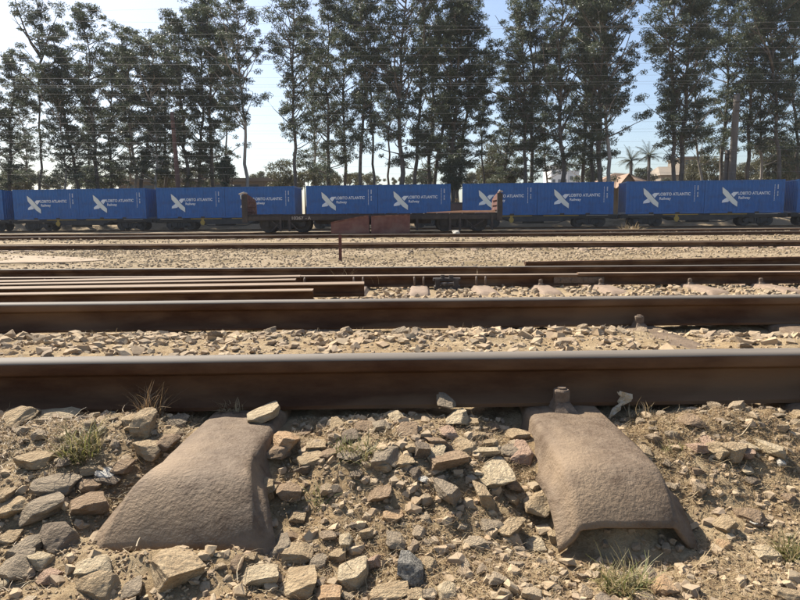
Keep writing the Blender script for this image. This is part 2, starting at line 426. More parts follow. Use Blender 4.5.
def sleeper_mesh(name, ends, half=1.2, flatw=0.084, b=0.122, c=0.075, flare=0.0, drop=0.06, dense=True, material='sleeper', endc=0.25):
    """pressed steel trough along Y, centred on 0; ends = which ends are modelled finely"""
    sec_n = 9
    def section(w, bb, cc):
        out = []
        bb = max(bb, w + 0.024)
        pts = [(bb + 0.010, -cc), (bb - 0.003, -cc * 0.80), (bb - 0.014, -cc * 0.5), (w + 0.009, -0.014), (w + 0.0045, -0.005), (w - 0.004, -0.0005), (w * 0.5, 0.0015)]
        return [(-x, z) for x, z in pts] + [(0, 0.001)] + [(x, z) for x, z in reversed(pts)]
    st = [0, 0.008, 0.02, 0.035, 0.05, 0.065, 0.08, 0.095, 0.11, 0.125, 0.14, 0.16, 0.19, 0.23, 0.28, 0.36, 0.5, half] if dense else [0, 0.03, 0.09, 0.18, 0.3, half]
    rows = []
    for sgn in (-1, 1):
        rr = []
        for s in st:
            t = max(0.0, 1 - s / 0.22)
            z = -drop * (0.2 * t ** 1.5 + 0.8 * max(0.0, 1 - s / 0.11) ** 1.7) - 0.006 * (max(0, 1 - s / 0.03)) 
            bb = b + flare * max(0, 1 - s / 0.17) ** 1.4
            w = flatw + (bb - b)
            rr.append((sgn * (half - s), [(x, zz + z) for x, zz in section(w, bb, c * (1 - endc * t))]))
        if sgn < 0: rows += rr
        else: rows += list(reversed(rr[:-1]))
    mbb = MB()
    n = len(rows[0][1])
    vs = []
    for yv, sec in rows:
        for i, (x, z) in enumerate(sec):
            e = 0.0012 * math.sin(yv * 91 + i * 2.3) if dense else 0
            vs.append((x, yv, z + e))
    fs = []
    for r in range(len(rows) - 1):
        for j in range(n - 1):
            fs.append((r * n + j, r * n + j + 1, (r + 1) * n + j + 1, (r + 1) * n + j))
    mbb.add(vs, fs)
    me = mbb.mesh(name, M[material], smooth=True)
    return me
def thicken(o, t=0.008):
    md = o.modifiers.new('thickness', 'SOLIDIFY'); md.thickness = t; md.offset = -1

def bolt_on_clip():
    """trapezoid clip plate with a square-shouldered nut and bolt end; stands at z=0, origin below the nut"""
    clip = MB()
    clip.add([(-0.027, -0.030, 0), (0.034, -0.030, 0), (0.030, 0.03, 0), (-0.030, 0.03, 0), (-0.016, -0.012, 0.024), (0.018, -0.012, 0.024), (0.018, 0.03, 0.030), (-0.016, 0.03, 0.030)],
             [(0, 1, 5, 4), (1, 2, 6, 5), (3, 0, 4, 7), (4, 5, 6, 7), (2, 3, 7, 6)])
    nut = MB()
    r = 0.0185
    ring = [(r * math.cos(a) * (1.0 if k % 2 else 0.93), r * math.sin(a) * (1.0 if k % 2 else 0.93)) for k, a in enumerate([i * math.pi / 6 for i in range(12)])]
    for z0, z1, q0, q1 in ((0.026, 0.056, 1, 1), (0.056, 0.060, 1, 0.86)):
        nut.add([(x * q0, y * q0 + 0.008, z0) for x, y in ring] + [(x * q1, y * q1 + 0.008, z1) for x, y in ring], [(i, (i + 1) % 12, (i + 1) % 12 + 12, i + 12) for i in range(12)] + [tuple(range(12, 24))])
    nut.tube([(0, 0.008, 0.058), (0, 0.008, 0.065)], 0.0095, 10)
    return clip.mesh('clip_plate', M['bolt']), nut.mesh('bolt', M['bolt'])
CLIPM, NUTM = bolt_on_clip()

# ---- near track
T1 = empty('railway_track', (0, 2.13, 0), R_(1.15), 'nearest railway track, its first worn rail crossing the whole picture just ahead', 'railway track')
for k, dy in enumerate((-0.585, 0.585)):
    o = link('rail', rail_mesh('rail', -26, 26, 'railtop', 0.2, 0.0005, k), T1, (0, dy, 0))
o['label'] = 'second rail of the near track, stones piled against its foot'
SX = [0.385, -0.362] 
fine_r = sleeper_mesh('sleeper', 1, drop=0.074, flare=0.0, half=1.11, endc=0.42, b=0.114, flatw=0.085)
fine_l = sleeper_mesh('sleeper', 1, drop=0.100, flare=0.058, half=1.115, b=0.110, flatw=0.082, c=0.07, endc=0.55)
slp = {}
def add_sleeper(x, me, lab=None, bolts=True, dx=0.0, rz_=0.0):
    o = link('sleeper', me, T1, (x, 0, -0.001), (0, 0, R_(rz_))); thicken(o)
    if lab: o['label'] = lab
    if bolts:
        for (yy, rz) in bolts:
            link('clip_plate', CLIPM, o, (dx, yy, 0.001), (0, 0, rz), (0.92, 1.0, 0.80))
            link('bolt', NUTM, o, (dx, yy, -0.004), (0, 0, rz), (1.1, 1.1, 0.9))
    return o
add_sleeper(0.402, fine_r, 'pressed steel sleeper end, hollow beneath its lip, with a bolt still standing', [(-0.672, 0)], -0.006, -1.2)
add_sleeper(-0.356, fine_l, 'pressed steel sleeper end splaying down into soil, without a bolt', [], 0.0, -2.9)
add_sleeper(1.05, fine_r, 'sleeper buried in sand between the rails, its bolt showing at the second rail', [(-0.672, 0), (0.49, 0)])
for x in (-1.06, -1.74, -2.42, -3.1, -3.78, -4.46, 1.74, 2.42, 3.1, 3.78, 4.46, 5.14):
    add_sleeper(x, fine_l if x < 0 else fine_r, None, [(-0.672, 0)])

# ---- second track: turnout rails on steel sleepers
T2 = empty('railway_track', (0, 7.03, -0.195), R_(-1.2), 'second railway track, its rail joint and humped pink sleepers seen just beyond the near track', 'railway track')
ra = link('rail', rail_mesh('rail', -24, 1.866, 'railtop_rusty', 0.8, 0.0005, 5), T2, (0, -0.56, -0.007))
rb = link('rail', rail_mesh('rail', 1.874, 24, 'railtop_rusty', 0.8, 0.0005, 6), T2, (0, -0.553, 0.004))
rc = link('rail', rail_mesh('rail', -24, 0.94, 'railtop', 0.8, 0.0005, 7), T2, (0, 0.57, 0.0))
rd = link('rail', rail_mesh('rail', 0.946, 24, 'railtop', 0.8, 0.0005, 8), T2, (0, 0.57, -0.004))
fp = MB(); fp.prism([(1.62, 0.022), (2.14, 0.022), (2.14, 0.083), (1.62, 0.083)], -0.598, -0.578)
fpo = fp.build('fishplate', M['bolt'], T2, (0, 0, 0))
for bx in (1.70, 1.81, 1.94, 2.06):
    q = MB(); q.tube([(bx, -0.598, 0.052), (bx, -0.616, 0.052)], 0.017, 6); q.tube([(bx, -0.616, 0.052), (bx, -0.624, 0.052)], 0.009, 8)
    q.build('bolt', M['bolt'], fpo)
far_s = sleeper_mesh('sleeper', 1, half=1.3, dense=True, drop=0.06, b=0.125, flatw=0.08, c=0.07, material='sleeper_far')
hook = MB(); hook.tube([(0, 0, -0.01), (0, -0.004, 0.04), (0, 0.004, 0.07), (0, 0.016, 0.085), (0, 0.035, 0.078)], [0.010, 0.011, 0.011, 0.010, 0.008], 7)
HOOKM = hook.mesh('spring_clip', M['bolt'], True)
SXT2 = [-6.9, -6.25, -5.6, -4.95, -4.3, -3.67, -3.0, -2.34, -1.7, -1.04, -0.42, 0.22, 0.84, 1.5, 2.11, 3.0, 3.75, 4.5, 5.15, 5.8, 6.5]
for x in SXT2:
    o = link('sleeper', far_s, T2, (x, 0, 0.008), (0, 0, R_(rnd.uniform(-2, 2)))); thicken(o)
    if x in (-3.67, -3.0, -1.04, -0.42, 0.22, 0.84):
        for dx in (-0.05, 0.045):
            link('spring_clip', HOOKM, o, (dx, -0.66, 0.004), (0, 0, R_(rnd.uniform(-8, 8))))
    else:
        link('clip_plate', CLIPM, o, (-0.01, -0.655, 0.0), (0, 0, 0), (1.1, 1.1, 0.9)); link('bolt', NUTM, o, (-0.01, -0.655, -0.002), (0, 0, 0), (1.1, 1.1, 1.0))
ch = MB()
ch.box((-0.115, -0.05, -0.02), (0.115, 0.06, 0.012)); ch.box((-0.105, -0.045, 0.012), (-0.068, 0.05, 0.075)); ch.box((0.062, -0.045, 0.012), (0.1, 0.05, 0.072))
ch.box((-0.125, -0.03, 0.058), (0.118, 0.03, 0.082)); ch.tube([(-0.06, -0.05, 0.03), (0.055, -0.05, 0.034)], 0.017, 8)
ch.tube([(-0.04, -0.005, 0.08), (-0.04, -0.005, 0.112)], 0.018, 8); ch.tube([(0.035, -0.005, 0.08), (0.035, -0.005, 0.11)], 0.02, 8); ch.tube([(-0.02, -0.06, 0.02), (-0.02, -0.06, 0.045)], 0.02, 6)
cho = ch.build('switch_bracket', M['iron'], T2, (0.50, -0.72, 0.0)); cho.scale = (1.15, 1.15, 1.15)

# ---- loose rails lying beside the second track
def loose_rail(xe, y_l, y_r, x_l, label, roll, me_seed=1, length=12.0):
    """upturned rail: foot uppermost, rolled a little toward the near track"""
    a = Vector((x_l, y_l, -0.065)); b = Vector((xe, y_r, -0.065))
    d = (b - a); ang = math.atan2(d.y, d.x)
    o = link('loose_rail', rail_mesh('loose_rail', -length, 0, 'loosetop', 0.6, 0.0004, me_seed, foot=True), None, b, (0, 0, 0))
    o.matrix_world = Matrix.Translation(b) @ Matrix.Rotation(ang, 4, 'Z') @ Matrix.Rotation(R_(180 + roll), 4, 'X')
    return tag(o, label, 'rail', 'loose rails stacked beside the second track')
loose_rail(-1.02, 5.97, 6.30, -3.9, 'loose rusty rail lying at the back of the stack, next to the second track', 3, me_seed=11)
loose_rail(-1.00, 5.66, 5.90, -3.7, 'thin loose rusty rail second from the back of the stack', 1.5, me_seed=12)
loose_rail(-0.32, 5.30, 5.50, -3.5, 'loose rusty rail reaching farthest right of the stack', 4.5, me_seed=13)
loose_rail(-0.70, 4.82, 4.94, -3.1, 'loose rusty rail lying right behind the second rail of the near track', 1.5, me_seed=14)
o = link('loose_rail', rail_mesh('loose_rail', 0, 20, 'rust', 1.0, 0.0004, 15), None, (1.70, 8.35, -0.19), (0, 0, R_(9)))
tag(o, 'long dark loose rail whose cut end starts right of the centre beyond the second track', 'rail')

# ---- far tracks
low_s = sleeper_mesh('sleeper', 1, half=1.0, dense=False, drop=0.05, b=0.11, flatw=0.07, c=0.05, material='sleeper_far')
def far_track(yc, rz, x0, x1, label, zr=0.0, top='railtop', x_off=0.0, n_vis=True):
    T = empty('railway_track', (0, yc, zr), R_(rz), label, 'railway track')
    for dy in (-0.567, 0.567):
        link('rail', rail_mesh('rail', x0, x1, top, 4.0, 0.0, 3, low=True), T, (0, dy, 0))
    x = x0 + 0.3
    vis = [xx for xx in np.arange(x0 + 0.3, x1, 0.68) if abs(xx) < 0.72 * yc + 2]
    for xx in vis:
        link('sleeper', low_s, T, (xx + rnd.uniform(-.03, .03), rnd.uniform(-.03, .03), -0.012 + rnd.uniform(-0.012, 0.006)), (0, 0, R_(rnd.uniform(-2, 2))))
    return T
far_track(16.6, -4.2, -50, 50, 'third railway track, crossing the yard just behind the rusty post', -0.175, 'railtop_rusty')
far_track(24.4, -1.5, -60, 60, 'fourth railway track with a bright railhead at left, in front of the empty wagon', -0.07, 'railtop')
YW = 31.2
far_track(YW, 0.0, -70, 70, 'railway track under the empty rusty flat wagon', -0.04, 'railtop_rusty')
TRAIN_A = math.atan(0.089)
TT = empty('railway_track', (0, 51.2 + 1.25, 0.0), -TRAIN_A, 'farthest railway track, under the blue container train', 'railway track')
for dy in (-0.567, 0.567):
    link('rail', rail_mesh('rail', -110, 110, 'railtop_rusty', 10.0, 0.0, 3, low=True), TT, (0, dy, -0.02))

# ------------------------------------------------------------------ stones
def hull_stone(seed, cuts=9, flat=True):
    r = random.Random(seed)
    bm = bmesh.new()
    bmesh.ops.create_cube(bm, size=1.0)
    # skew the box a little, then chop corners off
    for v in bm.verts:
        v.co += Vector((r.uniform(-.14, .14), r.uniform(-.14, .14), r.uniform(-.08, .08)))
    for k in range(cuts):
        n = Vector((r.uniform(-1, 1), r.uniform(-1, 1), r.uniform(-0.7, 1.0))).normalized()
        d = r.uniform(0.36, 0.56)
        geom = bm.verts[:] + bm.edges[:] + bm.faces[:]
        res = bmesh.ops.bisect_plane(bm, geom=geom, plane_co=n * d, plane_no=n, clear_outer=True)
        ed = [e for e in res['geom_cut'] if isinstance(e, bmesh.types.BMEdge)]
        if ed:
            try: bmesh.ops.contextual_create(bm, geom=ed)
            except Exception: pass
    bmesh.ops.remove_doubles(bm, verts=bm.verts, dist=0.03)
    bmesh.ops.recalc_face_normals(bm, faces=bm.faces)
    # to unit bounds
    lo = [min(v.co[i] for v in bm.verts) for i in range(3)]; hi = [max(v.co[i] for v in bm.verts) for i in range(3)]
    for v in bm.verts:
        v.co = Vector([(v.co[i] - (lo[i] + hi[i]) / 2) / (hi[i] - lo[i]) for i in range(3)])
    return bm
def low_stone(seed):
    bm = hull_stone(seed, 5)
    bmesh.ops.triangulate(bm, faces=bm.faces)
    V = np.array([v.co[:] for v in bm.verts]); Fs = np.array([[v.index for v in f.verts] for f in bm.faces])
    bm.verts.ensure_lookup_table(); bm.free()
    return V, Fs
from mathutils import noise as mn
def fine_stone(seed):
    bm = hull_stone(seed, 8)
    bmesh.ops.bevel(bm, geom=bm.edges[:], offset=0.035, segments=2, affect='EDGES', profile=0.6)
    bmesh.ops.triangulate(bm, faces=bm.faces)
    for it in range(5):
        lng = [e for e in bm.edges if e.calc_length() > 0.11]
        if not lng or len(bm.verts) > 2200: break
        bmesh.ops.subdivide_edges(bm, edges=lng, cuts=1)
        bmesh.ops.triangulate(bm, faces=bm.faces)
    bm.normal_update()
    off = Vector((seed * 3.7, seed * 1.3, 0))
    nd = []
    for v in bm.verts:
        n1 = mn.fractal(v.co * 2.6 + off, 1.0, 2.0, 4)
        # ledges, like split rock
        led = abs(mn.noise(v.co * 1.7 + off)) 
        nd.append(v.normal * (0.034 * n1 - 0.03 * (led > 0.32) * led))
    for v, d in zip(bm.verts, nd): v.co += d
    me = bpy.data.meshes.new('stone')
    bm.to_mesh(me); bm.free()
    me.polygons.foreach_set('use_smooth', [True] * len(me.polygons))
    try: me.set_sharp_from_angle(angle=R_(30))
    except Exception: pass
    return me
FINE = [fine_stone(s) for s in range(1, 19)]
for me in FINE: me.materials.append(M['stone'])
COLM = {}
def fine_col(i, col):
    k = (i, col)
    if k not in COLM:
        me = FINE[i].copy(); me.materials.clear(); me.materials.append(M[col]); COLM[k] = me
    return COLM[k]

placed = []
def put_stone(x0, x1, y0, y1, col=None, label=None, lift=0.0, base=None, tilt=None, thick=0.5):
    """stone seen in the photo between these limits, put where it lies on the ground"""
    w = x1 - x0; h = y1 - y0; cx = (x0 + x1) / 2
    if base is None:
        g = GG(cx, y0 + h * 0.62)
    else: g = G(cx, y0 + h * 0.62, base)
    d = depth(g)
    W = w * d / FPX
    al = math.atan2(CAMZ - g.z, g.y)
    Hw = h * d / FPX
    T = min(max(Hw * thick, 0.22 * W), 0.85 * W)
    Lg = (Hw - T * math.cos(al) * 0.75) / math.sin(al)
    Lg = min(max(Lg, 0.5 * W), 1.7 * W)
    T = min(max((Hw - Lg * math.sin(al) * 0.8) / math.cos(al), 0.25 * W), 0.95 * W)
    if base is None and g.y < 1.7:
        g.y = min(g.y, 1.452 - 0.35 * Lg); g.z = ghf(g.x, g.y)
    i = rnd.randrange(len(FINE))
    me = fine_col(i, col) if col else FINE[i]
    o = link('stone' if not label else 'ballast_stone', me, None if label else ground,
             (g.x, g.y, g.z + T * 0.24 + lift), (R_(rnd.uniform(-9, 9)), R_(rnd.uniform(-9, 9)), R_(rnd.choice((0, 180)) + rnd.uniform(-14, 14))), (W * 1.06, Lg * 1.05, T * 1.15))
    if tilt: o.rotation_euler = tuple(R_(a) for a in tilt)
    if label: tag(o, label, 'stone')
    rz_ = o.rotation_euler[2]; q = 1 - 0.2 * abs(math.sin(2 * rz_))
    o.scale = (W * 1.06 * q, Lg * 1.05 * q, T * 1.1)
    placed.append((g.x, g.y, W / 2, Lg / 2))
    return o

LAB = [
 (41, 80, 395, 413, 'tan', 'long tan slab leaning up at the foot of the near rail, far left', dict(tilt=(8, -20, 5), thick=0.3)),
 (72, 112, 399, 411, 'cream', 'flat pale slab just right of the leaning slab at the near rail', dict(tilt=(6, -6, -5), thick=0.3)),
 (135, 163, 432, 455, 'tan', 'blocky light tan stone left of the left sleeper, below a brown weed', {}),
 (168, 189, 414, 427, 'grey', 'grey stone wedged between near rail and left sleeper, upper of a pair', {}),
 (163, 184, 426, 439, 'tan', 'tan stone beside the left sleeper, lower of a pair near the rail', {}),
 (98, 118, 494, 508, 'white', 'small white stone touching the left flank of the left sleeper', {}),
 (67, 109, 500, 529, 'brown', 'large smooth brown stone against the left corner of the left sleeper', dict(tilt=(0, -12, 35), thick=0.5)),
 (19, 70, 503, 531, 'grey', 'long grey-brown stone pointing right, left of the smooth brown stone', dict(tilt=(0, -10, 22), thick=0.55)),
 (38, 80, 523, 559, 'dark', 'big dark angular stone below the smooth brown stone', dict(thick=0.6)),
 (1, 38, 553, 583, 'grey', 'big tilted grey slab near the bottom left corner', dict(tilt=(14, 12, 30), thick=0.4)),
 (16, 42, 532, 562, 'grey', 'upright mottled light stone between the tilted slab and the dark angular stone', {}),
 (28, 51, 551, 569, 'cream', 'small rounded cream stone beside the tilted grey slab', {}),
 (38, 63, 567, 584, 'pink', 'pinkish-brown wedge stone below the small rounded cream stone', {}),
 (74, 113, 554, 586, 'cream', 'pale cream stone lying below the left corner of the left sleeper', dict(tilt=(6, -6, 30), thick=0.4)),
 (76, 123, 568, 604, 'tan', 'large light tan stone at the bottom edge, right behind the pale cream one', dict(tilt=(4, -8, 30))),
 (148, 199, 546, 594, 'tan', 'large diamond-shaped light tan stone in front of the left sleeper', dict(tilt=(6, 4, 42), thick=0.4)),
 (238, 280, 563, 590, 'cream', 'light loaf-shaped stone in front of the right corner of the left sleeper', dict(tilt=(2, -6, 10))),
 (258, 275, 490, 516, 'tan', 'tan stone tucked against the right side of the left sleeper', {}),
 (245, 282, 405, 423, 'cream', 'whitish stone lying on top of the left sleeper beside the rail', dict(base=0.006, tilt=(0, -14, 15), thick=0.5)),
 (388, 404, 406, 421, 'cream', 'pale pointed stone at the rail foot midway between the sleepers', dict(tilt=(0, -18, 10))),
 (437, 457, 395, 406, 'grey', 'small grey stone resting on the foot of the near rail', dict(tilt=(12, 18, 0), thick=0.3, base=0.022)),
 (443, 465, 405, 425, 'cream', 'light angular stone right below the grey stone on the rail foot', {}),
 (372, 401, 459, 485, 'grey', 'cracked grey stone just right of the yellowish grass tuft', dict(thick=0.55)),
 (295, 325, 450, 470, 'tan', 'tan wedge stone a little right of the left sleeper, beside an orange-brown one', dict(tilt=(0, -8, 25))),
 (274, 300, 447, 472, 'orange', 'rounded orange-brown stone next to the right flank of the left sleeper', {}),
 (477, 513, 459, 487, 'cream', 'large pale square stone left of the right sleeper', dict(tilt=(4, 0, -4), thick=0.4)),
 (470, 498, 446, 458, 'cream', 'flat pale stone above the large square stone', dict(thick=0.3)),
 (505, 526, 426, 444, 'tan', 'yellowish stone touching the left edge of the right sleeper near the rail', {}),
 (511, 534, 450, 471, 'pink', 'pinkish stone against the left flank of the right sleeper', {}),
 (413, 428, 446, 467, 'dark', 'dark pyramid-shaped stone in the middle of the ballast', dict(thick=0.8)),
 (425, 464, 468, 493, 'brown', 'broad flat brown stone left of the large square stone', dict(thick=0.3)),
 (434, 463, 488, 517, 'grey', 'large grey broken stone with a dark right face, in the centre foreground', dict(thick=0.6)),
 (474, 492, 493, 523, 'tan', 'tall narrow light stone below the large square stone', dict(tilt=(10, 0, 4))),
 (497, 524, 515, 543, 'tan', 'long light stone slanting down toward the right, left of the right sleeper', dict(tilt=(4, 12, -48))),
 (523, 557, 494, 528, 'tan', 'large yellowish rough stone leaning on the left flank of the right sleeper', dict(tilt=(6, 12, -30))),
 (522, 543, 536, 554, 'cream', 'pale oval stone below the large yellowish rough stone', {}),
 (396, 425, 554, 589, 'speckled', 'speckled black and white rough stone in the bottom centre', dict(thick=0.75)),
 (338, 368, 560, 591, 'cream', 'lichen-yellow stone casting a deep shadow, near the bottom centre', dict(thick=0.6)),
 (284, 313, 543, 566, 'tan', 'rough pitted tan stone right of the left sleeper end', {}),
 (310, 327, 554, 570, 'grey', 'small smooth grey triangular stone beside the rough pitted one', {}),
 (277, 320, 567, 604, 'tan', 'large light stone at the bottom edge below the rough pitted stone', {}),
 (316, 342, 584, 604, 'orange', 'orange-tan stone cut by the bottom edge, right of a large light stone', {}),
 (340, 353, 533, 550, 'cream', 'small pale triangular stone standing above the lichen-yellow one', {}),
 (368, 395, 496, 515, 'brown', 'flat grey-brown stone below the cracked grey stone', dict(thick=0.3)),
 (382, 403, 517, 530, 'orange', 'orange-tan stone left of the centre bare soil', {}),
 (761, 785, 441, 464, 'cream', 'large cream stone with ripple marks near the right edge', dict(thick=0.4)),
 (720, 745, 455, 482, 'tan', 'long speckled tan stone in the dry grass right of the right sleeper', dict(tilt=(5, 10, -42))),
 (740, 756, 458, 471, 'cream', 'blocky light stone right of the long speckled one', {}),
 (754, 777, 544, 562, 'cream', 'smooth cream stone beside the green tuft at the lower right', dict(thick=0.4)),
 (748, 761, 518, 529, 'white', 'small bright white stone in the lower right soil', {}),
 (775, 783, 473, 492, 'white', 'thin white upright chip near the right edge', {}),
 (713, 735, 524, 541, 'tan', 'tan wedge stone right of the shadow of the right sleeper', dict(tilt=(0, -25, 30))),
 (653, 674, 575, 599, 'orange', 'orange-brown stone at the bottom, right of the grass under the right sleeper', {}),
 (645, 658, 569, 585, 'dark', 'blue-grey stone between the grass tuft and an orange-brown stone', {}),
 (705, 727, 417, 438, 'tan', 'half-buried tan stone in the dirt mound right of the right sleeper', {}),
 (772, 806, 588, 604, 'tan', 'flat tan stone at the bottom right corner', dict(thick=0.3)),
 (45, 56, 310, 322, 'brown', 'pointed triangular stone against the second rail at left', dict(thick=0.9, tilt=(0, 0, 45))),
]
for (a, b_, c_, d_, col, lab, kw) in LAB: put_stone(a, b_, c_, d_, col, lab, **kw)

REST = [(0, 19, 409, 416, 't'), (116, 127, 420, 428, 't'), (124, 149, 414, 431, 't'), (19, 54, 433, 452, 't'), (58, 72, 442, 453, 'd'), (94, 119, 438, 452, 'd'), (114, 131, 436, 450, 'b'), (84, 105, 451, 464, 't'),
 (160, 177, 439, 459, 'b'), (135, 158, 447, 476, 't'), (127, 145, 471, 483, 't'), (37, 80, 489, 511, 'g'), (76, 106, 488, 505, 'b'), (0, 15, 501, 527, 't'), (3, 32, 506, 530, 't'), (0, 20, 531, 545, 't'), (0, 9, 579, 589, 'c'),
 (120, 145, 579, 600, 'g'), (155, 177, 538, 547, 'c'), (231, 243, 560, 577, 'b'), (244, 257, 552, 561, 't'), (305, 326, 439, 452, 't'), (318, 341, 463, 477, 'b'), (337, 361, 449, 462, 'g'), (376, 394, 446, 461, 't'), (297, 316, 482, 496, 'd'),
 (270, 293, 474, 495, 'b'), (372, 390, 419, 433, 'g'), (340, 358, 428, 443, 'd'), (277, 302, 497, 518, 'b'), (264, 279, 499, 517, 't'), (273, 293, 534, 559, 'g'), (283, 298, 531, 544, 'b'), (330, 347, 548, 562, 't'), (359, 374, 526, 540, 't'),
 (368, 382, 554, 574, 'p'), (386, 406, 535, 552, 'g'), (367, 412, 584, 604, 't'), (464, 478, 416, 431, 't'), (484, 498, 415, 425, 'b'), (451, 475, 437, 456, 't'), (424, 450, 431, 448, 'b'), (427, 446, 454, 471, 'c'), (431, 448, 446, 455, 't'),
 (394, 415, 475, 492, 't'), (406, 422, 484, 498, 'd'), (439, 458, 426, 440, 'p'), (498, 524, 443, 458, 'g'), (481, 498, 439, 448, 't'), (479, 493, 521, 535, 'g'), (548, 560, 532, 548, 't'), (419, 438, 555, 571, 't'), (438, 456, 582, 601, 'c'),
 (422, 438, 586, 602, 'g'), (404, 422, 587, 602, 't'), (445, 455, 518, 529, 'b'), (418, 430, 492, 501, 'w'), (492, 504, 525, 537, 'g'), (717, 727, 436, 446, 't'), (689, 704, 436, 451, 'p'), (737, 753, 445, 459, 'p'), (679, 699, 455, 468, 'b'),
 (700, 714, 461, 473, 'p'), (707, 719, 447, 458, 't'), (793, 803, 410, 422, 't'), (740, 752, 485, 496, 'c'), (636, 651, 444, 461, 't'), (717, 730, 539, 550, 'o'), (737, 765, 507, 526, 'b'), (748, 755, 539, 545, 'c'), (785, 793, 533, 539, 'c'),
 (619, 629, 556, 566, 't'), (744, 761, 489, 500, 'd'), (205, 222, 597, 604, 'o'), (184, 198, 556, 564, 't'), (215, 226, 551, 558, 'c'), (350, 372, 440, 452, 't'), (405, 425, 440, 452, 't'), (355, 372, 420, 432, 'b'), (330, 345, 418, 430, 't'),
 (396, 418, 424, 438, 'b'), (470, 486, 430, 440, 't'), (456, 470, 458, 468, 't'), (503, 520, 478, 492, 'b'), (505, 520, 500, 512, 't'), (296, 312, 428, 438, 'b'), (290, 306, 512, 526, 't'), (350, 364, 497, 506, 'd'), (780, 796, 500, 512, 'b'), (700, 712, 555, 566, 't'), (690, 702, 500, 510, 'b')]
CM = dict(t='tan', d='dark', b='brown', g='grey', c='cream', p='pink', o='orange', w='white')
for (a, b_, c_, d_, k) in REST: put_stone(a, b_, c_, d_, CM[k])

def in_sleeper(x, y, pad=0.0):
    for sx in (-0.372, 0.395):
        if abs(x - sx) < 0.12 + pad and 1.0 - pad < y < 1.47: return True
    return False
nrest = len(placed)
tries = 0; cnt = 0
while cnt < 160 and tries < 20000:        # the other separate stones of the foreground and of the strip behind the rail
    tries += 1
    if cnt < 120:
        x = rnd.uniform(-1.05, 1.1); y = rnd.uniform(0.84, 1.46); s = rnd.uniform(0.016, 0.036)
        if vnoise(x * 2.2, y * 2.2, 77) < (0.25 if x > 0.5 or x < -0.62 else -0.45): continue
    else:
        x = rnd.uniform(-1.85, 1.85); y = 2.64 - abs(rnd.gauss(0, 0.28)); s = rnd.uniform(0.03, 0.068)
        if y < 1.72: continue
        if y < 2.38 and rnd.random() < 0.8: continue
    if in_sleeper(x, y, s * 0.6) or abs(x) / y > 0.72: continue
    if abs(x - 1.06) < 0.13 and 1.6 < y < 2.5: continue
    if any(abs(x - a) < w + s * 0.35 and abs(y - b_) < l + s * 0.5 for a, b_, w, l in placed): continue
    i = rnd.randrange(len(FINE)); z = ghf(x, y)
    sz = (s, s * rnd.uniform(0.6, 1.0), s * rnd.uniform(0.35, 0.65))
    link('stone', FINE[i], ground, (x, y, z + sz[2] * 0.25), (R_(rnd.uniform(-18, 18)), R_(rnd.uniform(-18, 18)), rnd.uniform(0, 6.28)), sz)
    placed.append((x, y, s / 2, s / 2)); cnt += 1

# joined small stones ("stuff")
LOWS = [low_stone(s) for s in range(40, 52)]
def scatter(name, pts, sizes, material, seed, sink=0.3, flat=(0.35, 0.75), zf=None):
    r = np.random.RandomState(seed)
    n = len(pts); kinds = r.randint(0, len(LOWS), n)
    Vs = []; Fs = []; base = 0
    z = gh(pts[:, 0], pts[:, 1])
    for k in range(len(LOWS)):
        sel = np.where(kinds == k)[0]
        if len(sel) == 0: continue
        V, Fc = LOWS[k]
        m = len(sel)
        s = sizes[sel]
        sc = np.stack([s, s * r.uniform(0.6, 1.0, m), s * r.uniform(flat[0], flat[1], m)], 1)
        A = V[None] * sc[:, None, :]
        ax, ay, az = r.normal(0, 0.3, m), r.normal(0, 0.3, m), r.uniform(0, 6.28, m)
        def rot(A, i, j, a):
            c, s2 = np.cos(a)[:, None], np.sin(a)[:, None]
            B = A.copy(); B[..., i] = A[..., i] * c - A[..., j] * s2; B[..., j] = A[..., i] * s2 + A[..., j] * c
            return B
        A = rot(A, 1, 2, ax); A = rot(A, 0, 2, ay); A = rot(A, 0, 1, az)
        A[..., 0] += pts[sel, 0][:, None]; A[..., 1] += pts[sel, 1][:, None]
        A[..., 2] += (z[sel] + sc[:, 2] * (0.5 - sink))[:, None]
        nv = len(V)
        Fs.append((Fc[None] + (base + np.arange(m) * nv)[:, None, None]).reshape(-1, 3)); Vs.append(A.reshape(-1, 3)); base += m * nv
    me = np_mesh(name, np.concatenate(Vs), np.concatenate(Fs), material)
    return tag(link(name, me), kind='stuff')

def rand_zone(n, x0, x1, y0, y1, seed, wedge=0.78, pad=0.12, mask=None):
    r = np.random.RandomState(seed); out = []
    while sum(len(o) for o in out) < n:
        x = r.uniform(x0, x1, n * 2); y = r.uniform(y0, y1, n * 2)
        k = (np.abs(x) < wedge * y + pad) & ~((np.abs(y - 1.548) < 0.066) | (np.abs(y - 2.715) < 0.066))
        for sx in (-0.372, 0.395): k &= ~((np.abs(x - sx) < 0.115) & (y > 1.01) & (y < 1.5))
        if y1 > 5 and y0 < 5:
            for sx in SXT2: k &= ~((np.abs(x - sx - 0.02 * (7 - y)) < 0.13) & (y > 5.7) & (y < 8.3))
        if mask is not None: k &= mask(x, y, r)
        out.append(np.stack([x[k], y[k]], 1))
    return np.concatenate(out)[:n]
rs = np.random.RandomState(5)
pts = rand_zone(1700, -1.3, 1.3, 0.72, 1.50, 1, mask=lambda x, y, r: fbm(x * 2.4, y * 2.4, 41, 3) + r.uniform(-0.7, 0.7, len(x)) > 0.0)
tag(scatter('gravel', pts, np.clip(rs.lognormal(math.log(0.010), 0.42, len(pts)), 0.004, 0.024), M['gravel'], 2, 0.35), 'small gravel chips scattered over the soil in front of the near rail', 'gravel')
